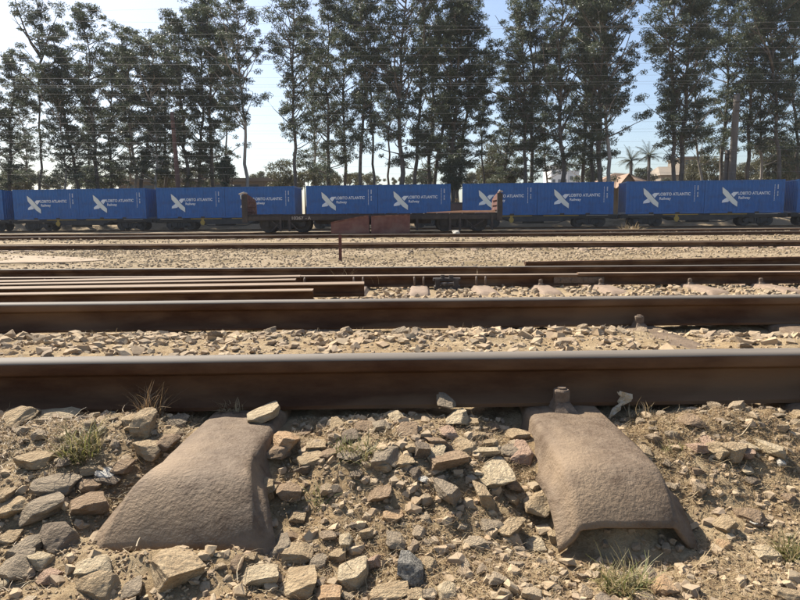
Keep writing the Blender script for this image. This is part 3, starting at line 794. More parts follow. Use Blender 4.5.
pts = rand_zone(430, -1.3, 1.3, 0.76, 1.48, 33, mask=lambda x, y, r: r.uniform(0, 1, len(x)) < np.where((x > 0.52) | ((x < -0.55) & (y > 1.2)), 0.3, 1.0))
tag(scatter('gravel', pts, np.clip(rs.lognormal(math.log(0.019), 0.22, len(pts)), 0.012, 0.027), M['gravel'], 34, 0.3, (0.4, 0.75)), 'middle-sized ballast chips filling the gaps between the larger foreground stones', 'gravel')
pts = rand_zone(11000, -1.3, 1.3, 0.72, 1.50, 3)
tag(scatter('soil_crumbs', pts, rs.uniform(0.0025, 0.0075, len(pts)), mat('soil_crumb', (0.22, 0.15, 0.085), (0.38, 0.29, 0.18), 60, 0.95, rand=('island', [(0.16, 0.10, 0.055), (0.36, 0.27, 0.16), (0.24, 0.16, 0.09), (0.42, 0.33, 0.21)], 0.8)), 4, 0.2), 'fine crumbs of earth and grit in the foreground', 'soil')
pts = rand_zone(1900, -2.2, 2.2, 2.0, 2.66, 6, mask=lambda x, y, r: (r.uniform(0, 1, len(x)) < 0.32 + 0.7 * sstep(2.2, 2.38, y - 0.12 * vnoise(x * 2, y * 3, 4))) & ~((np.abs(x - 1.06) < 0.12) & (y < 2.5)))
tag(scatter('gravel', pts, np.clip(rs.lognormal(math.log(0.028), 0.38, len(pts)), 0.012, 0.056), M['gravel'], 7, 0.32, (0.25, 0.6)), 'loose ballast stones lying between the two near rails', 'gravel')
pts = rand_zone(3500, -2.2, 2.2, 1.62, 2.66, 8)
tag(scatter('gravel', pts, rs.uniform(0.004, 0.014, len(pts)), M['gravel'], 9, 0.3), 'grit on the sandy strip behind the near rail', 'gravel')
pts = rand_zone(7000, -6.8, 6.8, 4.6, 8.2, 10)
tag(scatter('gravel', pts, np.clip(rs.lognormal(math.log(0.036), 0.35, len(pts)), 0.015, 0.065), M['gravel'], 11, 0.3), 'ballast around the second track', 'gravel')
def dens(x, y, r): return r.uniform(0, 1, len(x)) < 0.35 + 0.5 * vnoise(x * 0.4, y * 0.5, 55) + 0.3 * (np.abs(y - 16.6) < 1.6)
pts = rand_zone(14000, -15, 15, 8.0, 18.5, 12, mask=dens)
tag(scatter('gravel', pts, np.clip(rs.lognormal(math.log(0.036), 0.3, len(pts)), 0.018, 0.07), M['gravel'], 13, 0.3), 'gravel field around the rusty post', 'gravel')
pts = rand_zone(8000, -25, 25, 18, 34, 14, mask=dens)
tag(scatter('gravel', pts, np.clip(rs.lognormal(math.log(0.055), 0.3, len(pts)), 0.03, 0.1), M['gravel'], 15, 0.3), 'distant gravel between the far tracks', 'gravel')

# ------------------------------------------------------------------ grass and litter
def blades(pts, length, width, lean, seed, z0=None, segs=3, curl=1.0, flatk=0.0):
    """arrays of bent strips; flatk=1 lies on the ground"""
    r = np.random.RandomState(seed); n = len(pts)
    L = length if hasattr(length, '__len__') else np.full(n, length)
    az = r.uniform(0, 6.283, n); ln = np.abs(r.normal(lean, lean * 0.5, n)) if flatk < 0.5 else np.full(n, 1.35)
    bend = r.uniform(0.3, 1.2, n) * curl; turn = r.normal(0, 0.5, n) * (1 + flatk * 1.5)
    z = gh(pts[:, 0], pts[:, 1]) if z0 is None else z0
    P0 = np.stack([pts[:, 0], pts[:, 1], z], 1)
    V = []; 
    cur = P0.copy(); cur[:, 2] += flatk * 0.003; a = az.copy(); el = np.pi / 2 - ln
    for k in range(segs + 1):
        w = (width if hasattr(width, '__len__') else np.full(n, width)) * (1 - 0.85 * (k / segs) ** 1.5) * 0.5
        px = np.stack([-np.sin(az), np.cos(az), np.zeros(n)], 1) * w[:, None]
        V.append(cur - px); V.append(cur + px)
        d = np.stack([np.cos(a) * np.cos(el), np.sin(a) * np.cos(el), np.sin(el)], 1)
        cur = cur + d * (L / segs)[:, None]
        el = el - bend / segs * (1 - flatk) + flatk * r.normal(0, 0.25, n); a = a + turn / segs * 2
    V = np.stack(V, 1)   # n, 2*(segs+1), 3
    if flatk > 0.5: V[..., 2] = np.maximum(V[..., 2], z[:, None] + 0.001)
    m = 2 * (segs + 1)
    f = np.array([[2 * k, 2 * k + 1, 2 * k + 3, 2 * k + 2] for k in range(segs)])
    F = (f[None] + (np.arange(n) * m)[:, None, None]).reshape(-1, 4)
    return V.reshape(-1, 3), F
def litter_mask(x, y, r):
    return fbm(x * 3.0, y * 3.0, 63, 3) + 0.9 * bump_(x, y, -0.85, 1.30, 0.3, 0.13) + 0.9 * bump_(x, y, 0.72, 1.30, 0.3, 0.16) + 0.5 * bump_(x, y, 0.45, 0.92, 0.2, 0.1) + 0.3 * bump_(x, y, -0.25, 0.93, 0.3, 0.08) + r.uniform(-0.6, 0.6, len(x)) > 0.25
pts = rand_zone(11000, -1.3, 1.3, 0.72, 1.5, 20, mask=litter_mask)
V, F = blades(pts, rs.uniform(0.008, 0.045, len(pts)), rs.uniform(0.0006, 0.0016, len(pts)), 1.3, 21, flatk=1.0)
tag(link('dry_grass', np_mesh('dry_grass', V, F, M['straw'])), 'broken bits of dry straw lying over the foreground soil', 'dry grass', kind='stuff')
pts = rand_zone(14000, -1.3, 1.3, 0.72, 1.49, 22, mask=litter_mask)
V, F = blades(pts, rs.uniform(0.005, 0.022, len(pts)), rs.uniform(0.0008, 0.002, len(pts)), 0.9, 23, curl=2.0)
tag(link('dry_roots', np_mesh('dry_roots', V, F, M['root'])), 'brown matted dead roots in the foreground soil', 'dry roots', kind='stuff')
pts = rand_zone(60, -1.0, 1.1, 0.8, 1.4, 24, mask=lambda x, y, r: (x > 0.5) | (r.uniform(0, 1, len(x)) < 0.35))
V, F = blades(pts, rs.uniform(0.05, 0.13, len(pts)), rs.uniform(0.0012, 0.0022, len(pts)), 1.3, 25, segs=6, flatk=1.0)
V[:, 2] += 0.006
tag(link('dry_stalks', np_mesh('dry_stalks', V, F, M['straw'])), 'long bent straw stalks lying on the soil', 'dry grass', kind='stuff')
pts = rand_zone(20000, -20, 20, 8.2, 28, 26, mask=lambda x, y, r: (fbm(x * 0.5, y * 0.6, 91, 3) + r.uniform(-0.5, 0.5, len(x)) > 0.35))
V, F = blades(pts, rs.uniform(0.02, 0.07, len(pts)), rs.uniform(0.003, 0.009, len(pts)), 0.7, 27, segs=2)
tag(link('dry_grass', np_mesh('dry_grass', V, F, M['straw'])), 'patches of short dry grass on the yard beyond the second track', 'dry grass', kind='stuff')
pts = rand_zone(1500, -2.0, 2.0, 2.3, 2.64, 28, mask=lambda x, y, r: vnoise(x * 4, y * 4, 7) + r.uniform(-.5, .5, len(x)) > 0.2)
V, F = blades(pts, rs.uniform(0.01, 0.04, len(pts)), rs.uniform(0.001, 0.002, len(pts)), 0.8, 29, segs=2)
tag(link('dry_grass', np_mesh('dry_grass', V, F, M['straw'])), 'wisps of dry grass at the foot of the second rail', 'dry grass', kind='stuff')

def tuft(px, py, wpx, hpx, label, material='grass', n=160, base=None, lean=0.55, wd=0.0022):
    g = GG(px, py) if base is None else G(px, py, base)
    d = depth(g); rad = wpx * d / FPX * 0.5; hh = hpx * d / FPX
    r = np.random.RandomState(int(px))
    a = r.uniform(0, 6.283, n); q = np.sqrt(r.uniform(0, 1, n)) * rad * 0.85
    p2 = np.stack([g.x + q * np.cos(a), g.y + q * np.sin(a) * 0.8], 1)
    V, F = blades(p2, r.uniform(0.25, 1.25, n) ** 1.3 * max(hh * 1.15, rad * 0.85), r.uniform(0.6, 1.2, n) * wd * (d / 1.2) ** 0.6, lean, int(px) + 1, z0=(gh(p2[:, 0], p2[:, 1]) if base is None else np.full(n, base)))
    V = V - np.array([g.x, g.y, g.z])
    o = link('grass_tuft', np_mesh('grass_tuft', V, F, M[material]), None, g)
    return tag(o, label, 'grass tuft')
tuft(80, 436, 46, 26, 'green weedy tuft below the two slabs at the left rail foot', n=260, wd=0.0028)
tuft(356, 484, 46, 20, 'yellowish grass tuft left of the cracked grey stone', n=200, lean=0.8)
tuft(318, 510, 34, 14, 'small green grass sprig right of the left sleeper', n=60, lean=0.8)
tuft(622, 586, 56, 30, 'green grass tuft growing under the lip of the right sleeper', n=300, wd=0.0026, lean=0.8)
tuft(792, 556, 34, 24, 'green grass tuft cut by the right edge of the picture', n=180, wd=0.0024, lean=0.8)
tuft(150, 416, 30, 28, 'brown dead weed standing against the near rail left of the left sleeper', 'root', n=140, lean=0.5)
tuft(231, 410, 30, 10, 'flattened dry brown tuft on top of the left sleeper at the rail', 'straw', n=140, base=0.002, lean=1.0)
tuft(258, 330, 36, 15, 'green tuft among stones between the near rails, left half', n=200)
tuft(532, 325, 36, 11, 'green tuft at the foot of the second rail, right half', n=150)
tuft(345, 289, 18, 22, 'thin dry stalks standing beyond the cut ends of the loose rails', 'straw', n=14, lean=0.35, wd=0.002)
tuft(378, 288, 18, 16, 'thin dry stalks at the web of the second track', 'straw', n=12, lean=0.4, wd=0.002)
tuft(395, 231, 12, 9, 'small leafless bush in front of the upright rusty panel', 'root', n=60, lean=0.5, wd=0.006)
tuft(630, 232, 24, 5, 'dry straw-coloured tussock before the container train, right half', 'straw', n=120, lean=0.7, wd=0.006)
tuft(640, 418, 36, 14, 'dry grass heap under the pale husk, right of the right sleeper', 'straw', n=200, lean=0.9)
tuft(388, 436, 26, 10, 'brown grass wisp in the ballast midway between the sleepers', 'straw', n=60, lean=0.9)
tuft(672, 437, 26, 10, 'yellow-green grass wisp on the mound right of the right sleeper', 'grass', n=50, lean=0.9)

# dry husk beside the right sleeper
g = GG(618, 414)
mb = MB()
hp = [(-0.022, -0.012, 0.0, 0.003), (-0.016, -0.008, 0.008, 0.008), (-0.008, -0.004, 0.018, 0.011), (0.002, 0.0, 0.027, 0.012), (0.012, 0.0, 0.034, 0.014), (0.020, 0.002, 0.042, 0.014), (0.018, 0.0, 0.052, 0.010), (0.008, 0.002, 0.058, 0.007), (0.0, 0.002, 0.062, 0.003)]
rings = []
for i, (x, y, z, w) in enumerate(hp):
    for k in range(7):
        a = 2 * math.pi * k / 7; rr = w * 1.15 * (1 + 0.38 * math.sin(3 * a + i * 2.3) + 0.2 * math.sin(5 * a - i))
        rings.append((x + rr * math.cos(a), y + rr * 0.6 * math.sin(a), z + rr * 0.3 * math.cos(a) + 0.002 * math.sin(5 * a + i)))
mb.add(rings, [(i * 7 + k, i * 7 + (k + 1) % 7, (i + 1) * 7 + (k + 1) % 7, (i + 1) * 7 + k) for i in range(len(hp) - 1) for k in range(7)])
tag(mb.build('dry_husk', M['husk'], None, g), 'crumpled pale dry husk standing by the rail right of the right sleeper', 'dry husk')
#==PART2==
# ------------------------------------------------------------------ rusty post
g = GG(340.5, 261)
topz = P(340.5, 234.5, g.y).z
mb = MB()
w_ = 0.030
mb.prism([(-w_, -0.1), (w_, -0.1), (w_, topz - g.z), (-w_ * 0.9, topz - g.z - 0.004)], -0.004, 0.004)
mb.prism([(-w_ - 0.0, -0.1), (-w_ + 0.009, -0.1), (-w_ + 0.009, topz - g.z - 0.006), (-w_, topz - g.z - 0.006)], 0.0045, 0.055)
po = empty('marker_post', g, 0, 'rusty angle-iron post standing alone in the gravel yard', 'post')
mb.build('post_shaft', M['redrust'], po)
mb = MB(); mb.box((-0.034, -0.012, 0.25), (0.034, -0.0045, 0.265)); mb.build('band', M['bolt'], po)

# ------------------------------------------------------------------ containers and their wagons
CL, CW, CH, CZ = 5.97, 2.438, 2.57, 1.08
def xwave(x0, x1, period, d):
    pts = []; x = x0
    n = int(round((x1 - x0) / period)); per = (x1 - x0) / n
    for i in range(n):
        a = x0 + i * per
        pts += [(a, 0), (a + per * 0.32, 0), (a + per * 0.5, d), (a + per * 0.82, d)]
    pts.append((x1, 0))
    return pts
def make_container():
    parts = {}
    f = MB()
    for x in (0, CL - 0.12):
        for y in (0, CW - 0.12): f.box((x, y, 0.118), (x + 0.12, y + 0.12, CH - 0.118))
    for x in (-0.004, CL - 0.174):
        for y in (-0.004, CW - 0.158):
            for z in (0, CH - 0.118): f.box((x, y, z), (x + 0.178, y + 0.162, z + 0.118))
    # bottom side rail broken by two forklift pockets, top rails
    for y in (0.004, CW - 0.06):
        f.box((0.174, y, CH - 0.09), (CL - 0.174, y + 0.056, CH - 0.012))
        for a, b in ((0.174, 1.80), (2.16, CL - 2.16), (CL - 1.80, CL - 0.174)): f.box((a, y, 0.01), (b, y + 0.05, 0.16))
        for a, b in ((1.80, 2.16), (CL - 2.16, CL - 1.80)): f.box((a, y, 0.125), (b, y + 0.05, 0.16))
    for x in (0.004, CL - 0.06):
        f.box((x, 0.158, CH - 0.11), (x + 0.056, CW - 0.158, CH - 0.012)); f.box((x, 0.158, 0.01), (x + 0.056, CW - 0.158, 0.16))
    parts['frame'] = f.mesh('frame', M['blue'])
    pts = xwave(0.12, CL - 0.12, 0.278, 0.036)
    for y, sg in ((0.012, 1), (CW - 0.012, -1)):
        s = MB()
        vs = [(x, y + sg * d, z) for z in (0.155, CH - 0.085) for x, d in pts]; n = len(pts)
        s.add(vs, [(i, i + 1, n + i + 1, n + i) if sg > 0 else (i + 1, i, n + i, n + i + 1) for i in range(n - 1)])
        parts['side_panel' + ('' if sg > 0 else '_')] = s.mesh('side_panel', M['blue'])
    pts = xwave(0.12, CW - 0.12, 0.24, 0.040)
    for x, sg in ((0.014, 1), (CL - 0.014, -1)):
        e = MB()
        vs = [(x + sg * d, y, z) for z in (0.155, CH - 0.1) for y, d in pts]; n = len(pts)
        e.add(vs, [(i + 1, i, n + i, n + i + 1) if sg > 0 else (i, i + 1, n + i + 1, n + i) for i in range(n - 1)])
        parts['end_panel' + ('' if sg > 0 else '_')] = e.mesh('end_panel', M['blue'])
    r = MB(); r.box((0.05, 0.05, CH - 0.045), (CL - 0.05, CW - 0.05, CH - 0.03)); parts['roof'] = r.mesh('roof', M['blue'])
    r = MB(); r.box((0.06, 0.06, 0.13), (CL - 0.06, CW - 0.06, 0.15)); parts['floor'] = r.mesh('floor', M['blue'])
    for a in (1.80, CL - 2.16):
        pk = MB(); pk.box((a + 0.002, 0.03, 0.0), (a + 0.358, CW - 0.03, 0.124))
        parts['fork_pocket' + ('' if a < 2 else '_')] = pk.mesh('fork_pocket', M['under'])
    # emblem: two crossed wings, 1.1 m wide and 1.45 m high
    def T(u, v): return (1.30 + (u - 182) / 113 * 1.20, 2.03 - (v - 60) / 148 * 1.53)
    a1 = MB(); a1.prism([T(*p) for p in ((182, 60), (192, 66), (222, 92), (262, 140), (294, 172), (293, 208), (255, 182), (222, 148), (186, 104))], -0.003, 0.004)
    parts['emblem_bar'] = a1.mesh('emblem_bar', M['logo_grey'])
    a2 = MB(); a2.prism([T(*p) for p in ((246, 112), (262, 98), (297, 98), (266, 136))], -0.003, 0.004); parts['emblem_wing_'] = a2.mesh('emblem_wing', M['logo']); a2 = MB(); a2.prism([T(*p) for p in ((215, 140), (186, 160), (183, 177), (226, 172), (240, 160))], -0.003, 0.004)
    parts['emblem_wing'] = a2.mesh('emblem_wing', M['logo'])
    def text(body, wid, hgt, x, z):
        cu = bpy.data.curves.new('lettering', 'FONT'); cu.body = body; cu.size = 1; cu.offset = 0.02; cu.extrude = 0
        o = bpy.data.objects.new('lettering', cu); C.objects.link(o)
        dg = bpy.context.evaluated_depsgraph_get(); me = bpy.data.meshes.new_from_object(o.evaluated_get(dg))
        bpy.data.objects.remove(o); bpy.data.curves.remove(cu)
        xs_ = [v.co.x for v in me.vertices]; ys_ = [v.co.y for v in me.vertices]
        sx = wid / (max(xs_) - min(xs_)); sy = hgt / (max(ys_) - min(ys_)); mx, my = min(xs_), min(ys_)
        for v in me.vertices: v.co = Vector((x + (v.co.x - mx) * sx, -0.006, z + (v.co.y - my) * sy))
        me.materials.clear(); me.materials.append(M['logo']); me.update()
        return me
    parts['lettering'] = text('LOBITO ATLANTIC', 2.42, 0.235, 2.49, 1.42)
    parts['lettering_'] = text('Railway', 0.88, 0.27, 2.55, 1.03)
    mk = MB()
    for i in range(15): mk.box((5.20, -0.005, 0.95 + i * 0.085), (5.245, 0.006, 0.95 + i * 0.085 + 0.045))
    for z0, k in ((1.85, 5), (1.55, 2), (1.30, 3)):
        for i in range(k): mk.box((5.42, -0.005, z0 + i * 0.07), (5.50, 0.006, z0 + i * 0.07 + 0.04))
    parts['marking'] = mk.mesh('marking', M['logo'])
    return parts
CPARTS = make_container()
TM = Matrix.Translation((0, 51.2, 0)) @ Matrix.Rotation(-TRAIN_A, 4, 'Z')
def train_pt(s, y=0.0, z=0.0): return TM @ Vector((s, y, z))
def container(s, label):
    e = empty('shipping_container', train_pt(s, 0, CZ), -TRAIN_A, label, 'container', 'blue containers on the train')
    for k, me in CPARTS.items():
        o = link(k.rstrip('_'), me, e)
        if k == 'marking': o['kind'] = 'stuff'
    return e
def disc(mb, c, r, w, n=20):      # wheel with flange, axis along y
    prof = [(0.12, 0), (r * 0.86, 0.0), (r, -0.01), (r, w * 0.75), (r * 1.07, w * 0.8), (r * 1.07, w)]
    cx, cy, cz = c
    vs = []
    for rr, yy in prof:
        for k in range(n): vs.append((cx + rr * math.cos(2 * math.pi * k / n), cy + yy, cz + rr * math.sin(2 * math.pi * k / n)))
    m = len(prof)
    mb.add(vs, [(j * n + k, j * n + (k + 1) % n, (j + 1) * n + (k + 1) % n, (j + 1) * n + k) for j in range(m - 1) for k in range(n)] + [tuple(range(n)), tuple((m - 1) * n + k for k in range(n))])
    mb.tube([(cx, cy - 0.04, cz), (cx, cy + 0.05, cz)], 0.11, 10)
def bogie_meshes(r=0.42, wb=1.75):
    w = MB()
    disc(w, (0, 0, 0), r, 0.12)
    b = MB()
    hw = wb / 2
    b.prism([(-hw - 0.22, r + 0.10), (-hw + 0.25, r + 0.20), (-0.45, r + 0.24), (0.45, r + 0.24), (hw - 0.25, r + 0.20), (hw + 0.22, r + 0.10), (hw + 0.18, r - 0.12), (hw - 0.25, r - 0.06), (0.32, r - 0.26), (-0.32, r - 0.26), (-hw + 0.25, r - 0.06), (-hw - 0.18, r - 0.12)], -0.06, 0.02)
    b.prism([(-hw - 0.22, r + 0.10), (-hw + 0.25, r + 0.20), (-0.45, r + 0.24), (0.45, r + 0.24), (hw - 0.25, r + 0.20), (hw + 0.22, r + 0.10), (hw + 0.18, r - 0.12), (hw - 0.25, r - 0.06), (0.32, r - 0.26), (-0.32, r - 0.26), (-hw + 0.25, r - 0.06), (-hw - 0.18, r - 0.12)], 1.56, 1.64)
    for x in (-0.2, 0, 0.2): b.tube([(x, -0.08, r - 0.2), (x, -0.08, r + 0.15)], 0.07, 8)
    b.box((-0.25, 0, r + 0.0), (0.25, 1.6, r + 0.2))
    for x in (-hw, hw): b.box((x - 0.14, -0.12, r - 0.14), (x + 0.14, -0.05, r + 0.14)); b.tube([(x, 0.05, r), (x, 1.5, r)], 0.07, 8)
    return w.mesh('wheel', M['wheel']), b.mesh('bogie', M['under'])
WHEELM, BOGM = bogie_meshes()
def add_bogie(parent, x, y, z, wb=1.75, r=0.42):
    b = link('bogie', BOGM, parent, (x, y, z))
    for dx in (-wb / 2, wb / 2):
        link('wheel', WHEELM, b, (dx, 0.22, r)); link('wheel', WHEELM, b, (dx, 1.32, r), (0, 0, 0), (1, -1, 1))
    return b
RAILZ = 0.105
def cwagon(s0, label):
    e = empty('container_wagon', train_pt(s0, 0, RAILZ), -TRAIN_A, label, 'rail wagon', 'flat wagons of the container train')
    Lw = 12.0; zt = CZ - RAILZ
    f = MB()
    for y in (0.10, CW - 0.22): f.prism([(-0.3, zt - 0.17), (3.2, zt - 0.17), (4.0, zt - 0.52), (8.0, zt - 0.52), (8.8, zt - 0.17), (Lw + 0.3, zt - 0.17), (Lw + 0.3, zt - 0.012), (-0.3, zt - 0.012)] , y, y + 0.10)
    f.box((-0.3, 0.20, zt - 0.3), (Lw + 0.3, CW - 0.22, zt - 0.08))
    for x in (-0.36, Lw + 0.24): f.box((x, 0.1, zt - 0.34), (x + 0.12, CW - 0.1, zt - 0.04))
    f.build('underframe', M['under'], e)
    for a, b in ((2.9, 5.6), (6.5, 9.3)):
        st = MB(); st.box((a, 0.085, zt - 0.095), (b, 0.0985, zt - 0.03)); st.build('yellow_stripe', M['yellow'], e)
    for a, b in ((0.2, 2.2), (9.9, 11.6)):
        lp = MB(); lp.box((a, 0.088, zt - 0.09), (b, 0.0985, zt - 0.04)); lp.build('pale_stripe', M['clip'], e)
    rod = MB(); rod.tube([(2.9, 0.3, zt - 0.2), (4.4, 0.3, zt - 0.66), (7.6, 0.3, zt - 0.66), (9.1, 0.3, zt - 0.2)], 0.035, 6)
    rod.tube([(4.9, 0.6, zt - 0.5), (6.6, 0.6, zt - 0.5)], 0.2, 12); rod.build('truss_rod', M['under'], e)
    hw = MB(); hw.tube([(3.95, 0.02, zt - 0.38), (3.95, 0.06, zt - 0.38)], 0.20, 16); hw.box((3.85, 0.065, zt - 0.62), (4.05, 0.095, zt - 0.02)); hw.build('handbrake_wheel', M['yellow'], e)
    for x in (-0.75, Lw + 0.3):
        cp = MB(); cp.box((x, 1.1, zt - 0.36), (x + 0.45, 1.36, zt - 0.14)); cp.build('coupler', M['under'], e)
    for x in (1.75, Lw - 1.75): add_bogie(e, x, 0.43, 0.0)
    return e
where = ['just past the left edge', 'far left', 'second from left, partly behind the empty wagon end', 'in the middle behind the rusty panels', 'right of centre, past the empty wagon', 'far right', 'cut by the right edge']
cl = {(-1, 1): 'blue container at the left edge, only its right end in view', (0, 0): 'leftmost fully visible blue container', (0, 1): 'blue container second from the left, its dark right end showing', (1, 0): 'blue container third from the left, clear of the empty wagon',
      (1, 1): 'blue container behind the rusty left bulkhead of the empty wagon', (2, 0): 'blue container above the tilted rusty panel', (2, 1): 'blue container above the upright rusty panel', (3, 0): 'blue container behind the right bulkhead of the empty wagon',
      (3, 1): 'blue container in front of the pale tower block', (4, 0): 'blue container with its sunlit left end showing, below the palms', (4, 1): 'blue container at far right, below the pale thick pole', (5, 0): 'blue container cut by the right edge, its bright ribbed left end facing the sun',
      (-1, 0): 'blue container beyond the left edge', (5, 1): 'blue container beyond the right edge'}
for k in range(-1, 6):
    s0 = -20.72 + 12.95 * (k - 1)
    cwagon(s0, 'dark container wagon of the train, ' + where[k + 1])
    for j in (0, 1):
        if (k, j) in ((-1, 0), (5, 1)): continue
        container(s0 + j * (CL + 0.03), cl[(k, j)])

# ------------------------------------------------------------------ empty rusty flat wagon
Yf = 30.0
xl = P(243, 215, Yf).x; xr = P(502, 213, Yf).x
Lw = xr - xl; z0 = 0.085
W = empty('flat_wagon', (xl, Yf, z0), 0, 'empty rusty flat wagon with broken bulkheads standing before the blue train', 'rail wagon')
dz = P(300, 214.8, Yf).z - z0 - 0.0
f = MB()
f.box((0, 0.06, dz - 0.05), (Lw, 2.34, dz - 0.0)); 
f.prism([(0.02, dz - 0.26), (Lw - 0.02, dz - 0.26), (Lw - 0.02, dz - 0.055), (0.02, dz - 0.055)], 0.0, 0.08)
f.prism([(0.02, dz - 0.26), (Lw - 0.02, dz - 0.26), (Lw - 0.02, dz - 0.055), (0.02, dz - 0.055)], 2.32, 2.4)
f.box((3.4, 0.7, dz - 0.46), (Lw - 3.4, 1.7, dz - 0.08))
f.build('underframe', M['wagonrust'], W)
for i in range(int(Lw / 0.6)):
    b = MB(); b.box((0.01, 0.055, 0), (0.585, 2.345, 0.028 + 0.006 * (i % 3))); b.build('deck_board', M['wagonrust'], W, (0.02 + i * (Lw - 0.04) / int(Lw / 0.6), 0, dz + 0.003))
def wx(px): return P(px, 220, Yf).x - xl
for px in (280.5, 289.5, 417, 450, 460, 492): 
    b = MB(); b.box((-0.05, -0.05, dz - 0.80), (0.05, -0.004, dz - 0.02)); b.build('side_bracket', M['wagonrust'], W, (wx(px), 0, 0))
b = MB()
for a, c in ((272, 281), (289, 298), (281, 272)): b.tube([(wx(a), 0.02, dz - 0.3), (wx(c), 0.02, dz - 0.75)], 0.035, 6)
for a, c in ((466, 476), (484, 470)): b.tube([(wx(a), 0.02, dz - 0.3), (wx(c), 0.02, dz - 0.75)], 0.035, 6)
b.build('brake_rod', M['wagonrust'], W)
for px in (282.5, 463):
    bo = add_bogie(W, wx(px), 0.40, 0.0, 1.65)
def bulkhead(x, sg):
    e = MB()
    zt = P(246, 193.5, Yf).z - z0 - dz
    prof = [(0, 0), (2.4, 0), (2.38, zt * 0.50), (2.2, zt * 0.72), (1.5, zt * 0.84), (0.7, zt * 0.93), (0.35, zt), (0, zt * 0.98)]
    vs = [(x, y, dz + 0.035 + z) for y, z in prof] + [(x + 0.07, y, dz + 0.035 + z) for y, z in prof]; n = len(prof)
    e.add(vs, [tuple(range(n)), tuple(reversed(range(n, 2 * n)))] + [(i, i + n, (i + 1) % n + n, (i + 1) % n) for i in range(n)])
    o = e.build('bulkhead', M['redrust'], W)
    for z in (0.18, 0.42, 0.66):
        q = MB(); q.box((x + (0.075 if sg > 0 else -0.055), 0.12, dz + z), (x + (0.125 if sg > 0 else -0.005), 2.2 - z * 0.3, dz + z + 0.07)); q.build('rib', M['redrust'], o)
    p = MB(); p.box((x - 0.10, -0.04, dz - 0.35), (x + 0.16, 0.06, dz + zt * 0.93)); p.box((x - 0.10, 0.1, dz - 0.26), (x - 0.01, 2.3, dz + 0.1)); p.build('corner_post', M['wagonrust'], W)
    t = MB(); t.tube([(x - 0.22 if sg > 0 else x - 0.05, -0.02, dz + zt * 0.97), (x + 0.02, 0.0, dz + zt * 1.03), (x + 0.18, 0.03, dz + zt * 1.0)], [0.03, 0.06, 0.03], 7); t.build('bent_edge', M['clip'], W)
bulkhead(0.06, 1); bulkhead(Lw - 0.14, -1)
b = MB(); b.prism([(0, 0), (3.3, 0), (3.3, 0.10), (1.6, 0.10), (0, 0.02)], 0.0, 0.22)
tag(b.build('loose_plank', M['plank'], None, (xl + wx(427), Yf + 0.02, z0 + dz + 0.045)), 'orange-brown plank lying along the right deck edge of the empty wagon', 'plank')
def sign_text(body, wid, hgt, loc, parent, m):
    cu = bpy.data.curves.new('lettering', 'FONT'); cu.body = body; cu.size = 1; cu.offset = 0.02
    o = bpy.data.objects.new('lettering', cu); C.objects.link(o)
    dg = bpy.context.evaluated_depsgraph_get(); me = bpy.data.meshes.new_from_object(o.evaluated_get(dg))
    bpy.data.objects.remove(o); bpy.data.curves.remove(cu)
    xs_ = [v.co.x for v in me.vertices]; ys_ = [v.co.y for v in me.vertices]
    sx = wid / (max(xs_) - min(xs_)); sy = hgt / (max(ys_) - min(ys_)); mx, my = min(xs_), min(ys_)
    for v in me.vertices: v.co = Vector(((v.co.x - mx) * sx, 0, (v.co.y - my) * sy))
    me.materials.clear(); me.materials.append(m); me.update()
    return link('lettering', me, parent, loc)
sign_text('10267', 0.56, 0.15, (wx(292), -0.006, dz - 0.23), W, M['clip'])
sign_text('- A', 0.26, 0.15, (wx(305.5), -0.006, dz - 0.23), W, M['clip'])

# rusty panels standing in front of it
Yb = 28.9
def panel_box(poly_px, label, thick=0.9, lab_ribs=True):
    pts = [P(x, y, Yb) for x, y in poly_px]
    o0 = Vector((pts[0].x, Yb, ghf(pts[0].x, Yb)))
    e = empty('rusty_box', o0, 0, label, 'metal box', 'rusty steel boxes beside the empty wagon')
    pl = [(p.x - o0.x, max(-0.05, p.z - o0.z)) for p in pts]
    b = MB(); b.prism(pl, 0, thick); b.build('shell', M['boxrust'], e)
    x0, x1 = min(p[0] for p in pl), max(p[0] for p in pl)
    r = MB(); r.prism([(pl[3][0] + 0.02, pl[3][1] - 0.05), (pl[2][0] - 0.02, pl[2][1] - 0.05), (pl[2][0] - 0.02, pl[2][1] + 0.015), (pl[3][0] + 0.02, pl[3][1] + 0.015)], -0.03, -0.002); r.build('rim', M['redrust'], e)
    if lab_ribs:
        for k in range(1, 5):
            q = MB(); xx = x0 + (x1 - x0) * k / 5; q.box((xx - 0.02, -0.022, 0.06), (xx + 0.02, -0.002, 0.78)); q.build('rib', M['boxrust'], e)
    return e
panel_box([(331, 233.6), (369.5, 233.4), (368, 215.2), (331, 222.2)], 'tilted reddish rusty steel box leaning in front of the empty wagon', lab_ribs=False)
panel_box([(371.2, 233.4), (410, 233.2), (410, 214.6), (371.2, 216)], 'upright rusty steel box right of the tilted one')
# odds and ends on the yard
def small(px, py, Y, w, h, d, m, name, label, cat):
    p = P(px, py, Y); z = ghf(p.x, Y)
    o = link(name, fine_col(3, m) if m in ('white', 'dark', 'tan') else FINE[4], None, (p.x, Y, z + h * 0.3), (0, 0, 0.4), (w, d, h)); tag(o, label, cat)
small(456, 230, 28.6, 0.34, 0.26, 0.3, 'white', 'pale_lump', 'pale lump of rock lying under the right end of the empty wagon', 'rock')
small(411, 242, 14.5, 0.12, 0.10, 0.1, 'dark', 'dark_lump', 'small dark round lump between the far tracks, below the rusty boxes', 'rock')
b = MB(); b.prism([(0, 0), (0.95, 0.0), (0.93, 0.06), (0.02, 0.09)], 0, 0.14); q = P(415, 231, 28.4)
tag(b.build('grey_plank', M['clip'], None, (q.x, 28.4, ghf(q.x, 28.4))), 'grey plank on the ground just right of the upright rusty box', 'plank')

